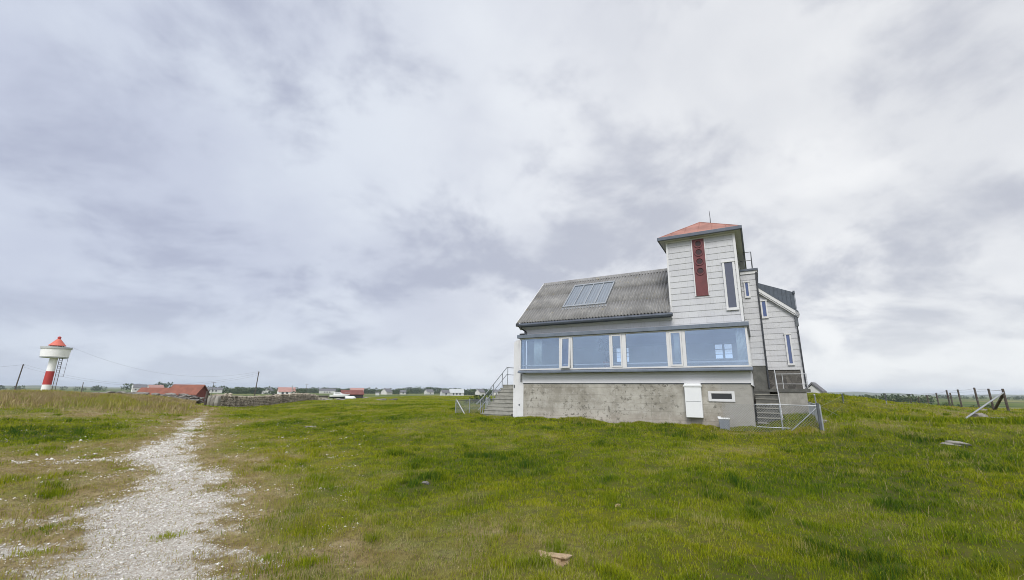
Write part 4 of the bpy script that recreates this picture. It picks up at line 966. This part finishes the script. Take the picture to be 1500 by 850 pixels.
# --- boats
def hull(L, B, Hh, rk, nS=14):
    st = []; n = 9
    for i in range(nS+1):
        t = i/nS; xx = -L/2+L*t; w = B/2*(1-max(0, (t-.45)/.55)**2.2)*(.86+.14*min(1, t/.2)); sheer = Hh*(.86+.14*t*t+.20*max(0, t-.6))
        keel = Hh*.0+Hh*.55*max(0, (t-.72)/.28)**2
        st.append([(xx+rk*max(0, t-.8)*(k/(n-1))**1.0, w*math.sin(math.pi/2*(k/(n-1))**.6), keel+(sheer-keel)*(k/(n-1))**1.25) for k in range(n)])
    return st
def hull_mb(st, k0, k1):
    mb = MB(); n = k1-k0
    for sg in (1, -1):
        vs = [(p[0], sg*p[1], p[2]) for s_ in st for p in s_[k0:k1+1]]; m_ = n+1
        mb.add(vs, [(i*m_+k, i*m_+k+1, (i+1)*m_+k+1, (i+1)*m_+k) for i in range(len(st)-1) for k in range(n)])
    a = st[0][k0:k1+1]; mb.poly([(p[0], p[1], p[2]) for p in a]+[(p[0], -p[1], p[2]) for p in reversed(a)])
    return mb
x, y = pol(-23.5, 141); zb = gz1(x, y); bt = empty('motor_boat', (x, y, zb+.35), face(-23.5, 4), 'white cabin motor boat laid up on a cradle before the brown roofed shed', 'boat')
st = hull(5.4, 1.9, 1.15, .6); hull_mb(st, 0, 4).build('bottom', M['boat_dark'], bt, smooth=True); hull_mb(st, 4, 8).build('topsides', M['boat_white'], bt, smooth=True)
mb = MB()
for i in range(len(st)-1): a, c = st[i][-1], st[i+1][-1]; mb.poly([(a[0], a[1], a[2]-.05), (c[0], c[1], c[2]-.05), (c[0], -c[1], c[2]-.05), (a[0], -a[1], a[2]-.05)])
mb.build('deck', M['boat_white'], bt)
MB().prism([(-1.7, .9), (-1.6, 1.75), (.15, 1.72), (.55, 1.35), (1.3, 1.25), (1.6, .95)], 'y', -.62, .62).build('cabin', M['boat_white'], bt, bevel=.05)
MB().prism([(-1.3, 1.38), (-1.28, 1.62), (-.1, 1.60), (.22, 1.38)], 'y', -.635, .635).build('cabin_window', M['far_window'], bt)
mb = MB(); mb.tube([(-2.6, .7, 1.0), (-2.6, .7, 1.45), (-2.6, -.7, 1.45), (-2.6, -.7, 1.0)], .03, 5); mb.tube([(2.9, 0, 1.35), (2.5, 0, 1.75), (1.5, .5, 1.65), (1.5, .55, 1.2)], .025, 5); mb.tube([(2.5, 0, 1.75), (1.5, -.5, 1.65), (1.5, -.55, 1.2)], .025, 5); mb.build('guard_rail', M['galv'], bt)
MB().tube([(-.9, 0, 1.72), (-.9, 0, 2.9)], .025, 5).build('mast', M['galv'], bt)
mb = MB()
for xx in (-1.5, 1.2):
    mb.box(xx-.1, xx+.1, -.9, .9, -.55, -.38)
    for s_ in (-1, 1): mb.prism([(xx-.08, -.4), (xx+.08, -.4), (xx+.08, .35), (xx-.08, .35)], 'y', s_*.85-.06, s_*.85+.06)
mb.build('cradle', M['tar_wood'], bt)
x, y = pol(-22.25, 118); dg = empty('dinghy', (x, y, gz1(x, y)+.05), face(-22.25, 10), 'white upturned dinghy lying in the grass right below the motor boat', 'boat')
st = hull(2.5, 1.2, .62, .2, 10); st = [[(p[0], p[1], .62-p[2]) for p in s_] for s_ in st]; hull_mb(st, 0, 8).build('shell', M['boat_white'], dg, smooth=True); MB().box(-1.2, 1.0, -.03, .03, .55, .66).build('keel', M['boat_white'], dg)
mb = MB(); rng = random.Random(4)
x, y = pol(-26.35, 105); rock_mb(mb, (0, 0, .35), .75, .5, .55, rng, 2, 0, .35); o = mb.build('net_heap', M['rust'], None, smooth=True); o.location = (x, y, gz1(x, y)); tag(o, 'heap of rust brown netting at the right end of the stone wall', 'net heap')

# --- dry stone walls: each wall one thing, its courses of separate stones inside
def stone_wall(name, label, pts, mat, h0, h1, th, sx, seed, flat=1.0, grp=None, jag=.1):
    rng = random.Random(seed); mb = MB(); L = 0; segs = []
    for a, c in zip(pts[:-1], pts[1:]):
        l = math.hypot(c[0]-a[0], c[1]-a[1]); segs.append((L, l, a, c)); L += l
    def at(s):
        for s0, l, a, c in segs:
            if s <= s0+l+1e-6: t = (s-s0)/l; return a[0]+(c[0]-a[0])*t, a[1]+(c[1]-a[1])*t, math.atan2(c[1]-a[1], c[0]-a[0])
        return (*pts[-1], 0)
    for layer in range(2):
        z = 0; hm = max(h0, h1)
        while z < hm:
            sh_ = rng.uniform(.75, 1.25)*sx*.55*flat; s = rng.uniform(0, sx)
            while s < L:
                ln = sx*rng.uniform(.55, 1.6); x, y, rz = at(min(s+ln/2, L)); hh = h0+(h1-h0)*(s/L)+rng.uniform(-jag, jag)
                if z+sh_*.5 < hh:
                    off = (th*.28)*(1 if layer else -1); nx, ny = -math.sin(rz)*off, math.cos(rz)*off
                    rock_mb(mb, (x+nx, y+ny, gz1(x, y)+z+sh_*.5+rng.uniform(-.03, .03)), ln*.56, th*.34*rng.uniform(.8, 1.15), sh_*.60, rng, 1, rz+rng.uniform(-.12, .12), .2)
                s += ln
            z += sh_
    o = mb.build(name, M[mat], None); return tag(o, label, 'wall', grp)
w0, w1, w2 = pol(-35.9, 46.5), pol(-30, 58), pol(-26.0, 76)
stone_wall('stone_wall', 'tall pale dry stone wall running back from the gate post', [w0, w1, w2], 'stone', 1.08, .92, .6, .34, 3, 1.0, 'dry stone walls')
stone_wall('stone_wall', 'low dark slab stone wall along the top of the dry grass bank', [pol(-45.3, 60), pol(-41, 57), pol(-37.2, 52)], 'slab', 1.52, .85, .8, .8, 5, .45, 'dry stone walls', .18)
x, y = w0; gp_ = empty('gate_post', (x-.55, y-.15, gz1(x, y)), 0, 'dark leaning timber post at the near end of the pale stone wall', 'post')
MB().tube([(0, 0, -.3), (.04, 0, 1.32)], [.11, .10], 8).build('shaft', M['wood_post'], gp_); MB().box(-.02, .1, -.13, -.09, .5, .62).build('hinge', M['galv_dark'], gp_)
mb = MB(); rng = random.Random(9)
for k in range(3): rock_mb(mb, (k*.32, 0, .4), .17, .22, .55, rng, 2, 0, .1)
o = mb.build('end_stones', M['pale_rock'], None, smooth=True); o.location = (x+.1, y-.5, gz1(x, y)); tag(o, 'three upright pale end stones set beside the gate post', 'stones')

# --- rocks
def rock(label, x, y, s, mat, sink=.35, seed=1, group='rocks in the grass', smooth=False, rot=0):
    mb = MB(); rock_mb(mb, (0, 0, 0), s[0]/2, s[1]/2, s[2]/2, random.Random(seed), 3, rot, .25); o = mb.build('rock', M[mat], None, smooth=smooth)
    o.location = (x, y, gz1(x, y)+s[2]*(.5-sink)); return tag(o, label, 'rock', group)
def P(az, tan_): # foot of a ray on the ground
    r = 2.0
    for _ in range(400):
        x, y = pol(az, r)
        if EYE+tan_*r <= gz1(x, y): break
        r *= 1.01
    return x, y
x, y = P(3.4, -.351); rock('flat tan stone in the near turf at the bottom of the view', x, y, (.30, .17, .09), 'tan_rock', .35, 3, rot=-.35)
x, y = P(-12.72, -.197); rock('small grey stone left of the middle of the field', x, y, (.15, .11, .08), 'grey_rock', .55, 5)
x, y = P(11.22, -.239); rock('tiny tan stone in the turf below the meter cabinet', x, y, (.11, .08, .05), 'tan_rock', .5, 6)
x, y = P(44.0, -.079); rock('broad flat pale rock in the right field, nearest of the right hand rocks', x, y, (.54, .32, .11), 'pale_rock', .55, 7, rot=-.7)
x, y = P(45.9, -.034); rock('round pale rock at the end of the dark ditch', x, y, (.55, .4, .3), 'pale_rock', .45, 8)
x, y = P(47.6, -.0375); rock('long flat pale rock touching the right edge near the ditch', x, y, (.8, .4, .2), 'pale_rock', .5, 9, rot=-.8)
x, y = P(46.3, -.0245); rock('far pale rock under the braced corner post', x, y, (.5, .35, .16), 'pale_rock', .45, 10)
x, y = P(-26.2, -.078); rock('flat white stone in the grass between track and low fence', x, y, (.5, .3, .12), 'pale_rock', .35, 11)
x, y = P(33.9, -.055); rock('pale stone at the foot of the fence corner post', x, y, (.35, .2, .16), 'pale_rock', .35, 12)
for k, (az, d, s, lb) in enumerate([(-25.9, 96, .9, 'pale boulder nearest the net heap'), (-24.9, 98, 1.3, 'long white boulder under the lean-to'), (-24.1, 97, .8, 'pale boulder midway between net heap and dinghy'), (-23.4, 99, 1.0, 'pale boulder under the stern of the motor boat')]):
    x, y = pol(az, d); rock(lb, x, y, (s*1.5, s, s*.8), 'pale_rock', .3, 20+k, 'boulders before the boat')
for k, (az, d, lb) in enumerate([(-20.5, 112, 'small pale stone right of the shed'), (-18.6, 70, 'low pale stone far out in the middle field'), (-17.2, 76, 'dark edged stone farther right in the middle field')]):
    x, y = pol(az, d); rock(lb, x, y, (1.3, .7, .4), 'pale_rock' if k < 2 else 'grey_rock', .3, 30+k)

# --- post and wire fence on the right
pf = empty('post_and_wire_fence', (*pol(47.8, 30.5), 0), 0, 'post and wire fence with braced corner post across the right field', 'fence'); bx, by = pol(47.8, 30.5)
ring = [(47.81,30.5,.0102,.05),(46.94,34,.0102,.048),(46.06,38,.0118,.05),(44.95,41,.0089,.048),(44.18,44,.0078,.05),(43.42,48,.0032,.05),(42.73,54,-.0007,.05),(42.08,62,-.0043,.05),(41.48,72,-.0068,.048),(40.95,84,-.0100,.048),(40.57,96,-.0125,.048),(40.15,108,-.0138,.048)]
tops = []
for k, (az, d, tn, r) in enumerate(ring):
    x, y = pol(az, d); zt = EYE+tn*d; zb = min(gz1(x, y), zt-1.0); lx_, ly_ = .04, 0
    MB().tube([(x-bx+lx_, y-by, zb-.2), (x-bx, y-by, zt)], r, 7).build('post', M['wood_post'], pf); tops.append(Vector((x-bx, y-by, zt)))
x, y = pol(44.39, 62); MB().tube([(x-bx, y-by, gz1(x, y)-.2), (x-bx, y-by, EYE+.0034*62)], .07, 7).build('post', M['wood_post'], pf)
mb = MB()
for dz in (.06, .38, .68):
    for a, c in zip(tops[:-1], tops[1:]): mb.tube([a-Vector((0, 0, dz)), (a+c)/2-Vector((0, 0, dz+.03)), c-Vector((0, 0, dz))], .006, 4, False)
mb.build('wire', M['wire'], pf)
t0_ = tops[0]; x, y = pol(44.8, 24.5); MB().tube([t0_-Vector((0, 0, .18)), (x-bx, y-by, gz1(x, y)+.02)], .032, 8).build('brace', M['galv'], pf)
x, y = pol(46.9, 33.5); MB().tube([t0_-Vector((0, 0, .22)), (x-bx, y-by, gz1(x, y)-.1)], .06, 8).build('brace', M['wood_post'], pf)
# slender steel posts with one wire between the corner and the house fence
sf = empty('wire_fence', (*pol(36, 25), 0), 0, 'slender steel posts with thin wire on the grassy rise right of the house', 'fence'); bx, by = pol(36, 25); tp = []
for az, d, tn in ((36.05, 25.5, -.0005), (39.6, 27.5, .0009)):
    x, y = pol(az, d); zt = EYE+tn*d; MB().tube([(x-bx, y-by, gz1(x, y)-.2), (x-bx, y-by, zt-.35)], .022, 6).build('post', M['galv'], sf); MB().tube([(x-bx, y-by, zt-.34), (x-bx, y-by, zt)], .035, 6).build('post_top', M['galv_dark'], sf); tp.append(Vector((x-bx, y-by, zt)))
cpz_ = Vector(uvz(11.22, -1.05, 1.3)); x, y = pol(36.0, 20.5); mb = MB(); mb.tube([cpz_-Vector((bx, by, 0)), (x-bx, y-by, gz1(x, y))], .006, 5)
for dz in (.08, .5): mb.tube([cpz_-Vector((bx, by, dz)), tp[0]-Vector((0, 0, dz)), tp[1]-Vector((0, 0, dz)), t0_+Vector((pol(47.8, 30.5)[0]-bx, pol(47.8, 30.5)[1]-by, -dz))], .003, 4, False)
mb.build('wire', M['wire'], sf)

# --- far woods and hedges (masses nobody could count), hills
mleaf, t, b = newmat('far foliage'); gp = t.n('ShaderNodeNewGeometry').outputs['Position']
t.L.new(t.mix(t.ss(t.noise(gp, .12, 3), .35, .65), (.030,.055,.020), (.065,.095,.030)), b.inputs['Base Color']); b.inputs['Roughness'].default_value = .8; M['foliage'] = mleaf
def belt(name, segs, seed):
    rng = np.random.default_rng(seed); V = []; Fn = 0
    for (a0, a1, d, h, dens, lift) in segs:
        n = max(2, int((a1-a0)*math.pi/180*d/ (h*.34)*dens))
        for k in range(n):
            a = rng.uniform(a0, a1); dd = d*rng.uniform(.97, 1.06); x, y = pol(a, dd); z0 = float(gz_base([x], [y])[0])+lift; hh = h*rng.uniform(.55, 1.4); rx = hh*rng.uniform(.5, .95)
            m = 90; u = rng.normal(0, 1, (m, 3)); u /= np.linalg.norm(u, axis=1)[:, None]; u *= (rng.uniform(.2, 1, (m, 1))**.4)
            c = np.array([x, y, z0+hh*.5])+u*np.array([rx, rx, hh*.55])
            d1 = rng.normal(0, 1, (m, 3)); d1 /= np.linalg.norm(d1, axis=1)[:, None]; d2 = np.cross(d1, rng.normal(0, 1, (m, 3))); d2 /= np.linalg.norm(d2, axis=1)[:, None]
            s = hh*rng.uniform(.07, .16, (m, 1)); V.append(np.stack([c-d1*s, c+d2*s*.7, c+d1*s, c-d2*s*.7], 1).reshape(-1, 3))
    V = np.concatenate(V); return tag(np_mesh(name, V, np.arange(len(V)).reshape(-1, 4), M['foliage']), kind='stuff')
belt('left_woods', [(-42.9,-41.2,560,6,1.0,2), (-41.2,-39.6,540,5.5,1.1,2), (-36.6,-34.6,520,5,1,0), (-46.5,-44.5,800,5,.5,0), (-52,-47,900,5,.3,0)], 1)
belt('hedgerow', [(-34.9,-31.3,430,4.0,2.2,0), (-31.3,-29.9,390,4.2,2,0), (-28.4,-26.9,330,3.6,2,0), (-26.8,-22.8,560,4.8,1.8,0), (-34,-22,640,4.8,1.6,0)], 2)
belt('middle_woods', [(-22.6,-19.3,540,4.8,1.8,0), (-19.0,-15.6,460,3.4,2,0), (-18.5,-14,590,5,1.8,0), (-15.6,-9.5,640,6.8,2.2,0), (-10.5,-2.0,540,5.2,2.2,0), (-9,-2,450,4.4,1.4,0)], 3)
belt('right_woods', [(37.4,39.6,250,2.9,1.5,0), (40.0,42.9,270,3.0,1.6,0), (43.4,52,900,4,.4,0)], 4)
belt('near_scrub', [(-8.2,-4.6,36,.55,.9,0), (40.5,47,50,.35,.6,0)], 5)
def hills(name, a0, a1, d, w, fn, mat):
    az = np.arange(a0, a1+.01, .15); rs = np.linspace(-1, 1, 13); V = []
    for r in rs:
        for a in az: x, y = pol(a, d+r*w); V.append((x, y, -9+(fn(a)+9)*max(0, 1-r*r)**.8))
    n = len(az); Fq = [(i*n+k, (i+1)*n+k, (i+1)*n+k+1, i*n+k+1) for i in range(len(rs)-1) for k in range(n-1)]
    o = MB().add(V, Fq).build(name, mat, None, smooth=True); return tag(o, kind='structure')
mh, t, b = newmat('heath hills'); gp = t.n('ShaderNodeNewGeometry').outputs['Position']
c = t.mix(t.ss(t.noise(gp, .006, 5, .65), .4, .6), (.075,.095,.045), (.15,.16,.07)); c = t.mix(t.ss(t.noise(gp, .014, 4, .6), .56, .64), c, (.035,.055,.03)); t.L.new(c, b.inputs['Base Color']); b.inputs['Roughness'].default_value = .95
hills('hills', 28, 60, 3600, 700, lambda a: 1.65+3600*(.0022+.0016*math.sin((a-33)*.42)+.0006*math.sin(a*1.9)-.00006*(a-35)), mh)
hills('low_hills', -60, -32, 2600, 500, lambda a: 1.65+2600*(-.0006+.0011*math.sin(a*.5+1)+.0004*math.sin(a*2.3)), mh)
hills('low_hills', -32, 8, 3000, 500, lambda a: 1.65+3000*(-.0008+.0008*math.sin(a*.45)+.0004*math.sin(a*1.7)), mh)

# ================================================================== LIGHT, SKY, AIR
W = bpy.data.worlds.new('World'); S.world = W; W.use_nodes = True; nt = W.node_tree; nt.nodes.clear(); t = NT(nt)
SUN_EL, SUN_DIR = 44.0, (-.22, -.975)
d = t.n('ShaderNodeTexCoord').outputs['Generated']
sp = t.n('ShaderNodeSeparateXYZ', i_0=d); X_, Y_, Z_ = sp.outputs
zc = t.math('MAXIMUM', Z_, 0.0); den = t.math('ADD', zc, .40)
pv = t.n('ShaderNodeCombineXYZ', i_0=t.math('DIVIDE', X_, den), i_1=t.math('DIVIDE', Y_, den), i_2=0.0).outputs[0]
rot = t.n('ShaderNodeMapping'); t.L.new(pv, rot.inputs['Vector']); rot.inputs['Rotation'].default_value = (0, 0, math.radians(-28)); rot.inputs['Scale'].default_value = (1.45, 1.45, 1); rot.inputs['Location'].default_value = (66.6, 18.2, 2.2)
q = rot.outputs[0]
big = t.noise(q, .85, 3, .5, .2); mid = t.noise(q, 2.1, 6, .52, .15)
off = t.n('ShaderNodeVectorMath', operation='ADD'); t.L.new(q, off.inputs[0]); off.inputs[1].default_value = (7.3, 2.9, 4.0)
lay = t.noise(t.scale(off.outputs[0], (1.15, 1.15, 1.0)), 1.5, 8, .55, .25); fine = t.noise(off.outputs[0], 6.0, 5, .55, .2)
east = t.ss(X_, -.75, .60)
dark = t.mix(east, (.275,.298,.38), (.33,.343,.388)); light = t.mix(east, (.355,.383,.465), (.47,.48,.503)); bright = t.mix(east, (.43,.465,.53), (.585,.59,.597))
lit = t.ss(t.math('ADD', t.math('MULTIPLY', big, .6), t.math('MULTIPLY', mid, .45)), .42, .66)
ccol = t.mix(lit, light, bright)
belly = t.math('ADD', lay, t.math('MULTIPLY', t.math('SUBTRACT', fine, .5), .10))
ccol = t.mix(t.math('MULTIPLY', t.ss(belly, .45, .64), .95), ccol, dark)
hor = t.ss(Z_, .20, .0); ccol = t.mix(t.math('MULTIPLY', hor, .60), ccol, t.mix(east, (.42,.46,.52), (.585,.60,.605)))
sdv = t.n('ShaderNodeVectorMath', operation='DOT_PRODUCT'); t.L.new(d, sdv.inputs[0]); sdv.inputs[1].default_value = (SUN_DIR[0]*math.cos(math.radians(SUN_EL)), SUN_DIR[1]*math.cos(math.radians(SUN_EL)), math.sin(math.radians(SUN_EL)))
glow = t.math('ADD', 1.0, t.math('MULTIPLY', t.ss(sdv.outputs['Value'], .2, 1.0), .9))   # cloud is brightest round the hidden sun
bg1 = t.n('ShaderNodeBackground', i_0=ccol, i_1=glow)
sky = t.n('ShaderNodeTexSky', sky_type='NISHITA', sun_disc=False, sun_elevation=math.radians(SUN_EL), sun_rotation=math.atan2(SUN_DIR[0], SUN_DIR[1]))
bg2 = t.n('ShaderNodeBackground', i_0=sky.outputs[0], i_1=.08)
cover = t.math('ADD', .84, t.math('MULTIPLY', t.ss(Y_, -.5, .2), .12))
mx = t.n('ShaderNodeMixShader', i_0=cover); t.L.new(bg2.outputs[0], mx.inputs[1]); t.L.new(bg1.outputs[0], mx.inputs[2])
t.L.new(mx.outputs[0], t.n('ShaderNodeOutputWorld').inputs[0])
sl_ = bpy.data.lights.new('sun', 'SUN'); sl_.energy = 1.5; sl_.angle = math.radians(24); sl_.color = (1, .96, .90); so_ = bpy.data.objects.new('sun', sl_); COL.objects.link(so_)
so_.rotation_euler = Vector((-SUN_DIR[0]*math.cos(math.radians(SUN_EL)), -SUN_DIR[1]*math.cos(math.radians(SUN_EL)), -math.sin(math.radians(SUN_EL)))).to_track_quat('-Z', 'Y').to_euler()
HAZE = 0.00017
if HAZE:
    hz = MB().box(-5200, 5200, -60, 5200, -14, 42).build('haze', bpy.data.materials.new('haze air'), None); m = hz.data.materials[0]; m.use_nodes = True; m.node_tree.nodes.clear(); t = NT(m.node_tree)
    v = t.n('ShaderNodeVolumePrincipled'); v.inputs['Color'].default_value = (.78,.88,1.0, 1); v.inputs['Density'].default_value = HAZE; v.inputs['Anisotropy'].default_value = 0.0
    t.L.new(v.outputs[0], t.n('ShaderNodeOutputMaterial').inputs['Volume']); tag(hz, kind='stuff')

# ================================================================== CAMERA
cd = bpy.data.cameras.new('camera'); cam = bpy.data.objects.new('camera', cd); COL.objects.link(cam); S.camera = cam
cd.sensor_fit = 'HORIZONTAL'; cd.sensor_width = 36; cd.lens = 614.8/1500*36; cd.shift_x = -24.85/1500; cd.clip_start = .05; cd.clip_end = 20000
p, r = math.radians(13.5), math.radians(.564); c, s = math.cos(p), math.sin(p); cr, sr = math.cos(r), math.sin(r)
Xv = Vector((1, 0, 0)); Uv = Vector((0, -s, c)); Fv = Vector((0, c, s)); X2 = Xv*cr+Uv*sr; U2 = Uv*cr-Xv*sr
mw = Matrix((X2, U2, -Fv)).transposed().to_4x4(); mw.translation = (0, 0, EYE); cam.matrix_world = mw
S.render.engine = 'CYCLES'; S.cycles.max_bounces = 6; S.cycles.transparent_max_bounces = 12; S.cycles.volume_bounces = 0; S.cycles.use_denoising = True; S.cycles.filter_width = 0.95
S.view_settings.view_transform = 'Standard'; S.view_settings.look = 'None'; S.view_settings.exposure = 0.72; S.view_settings.gamma = 1.0
print('scene done')
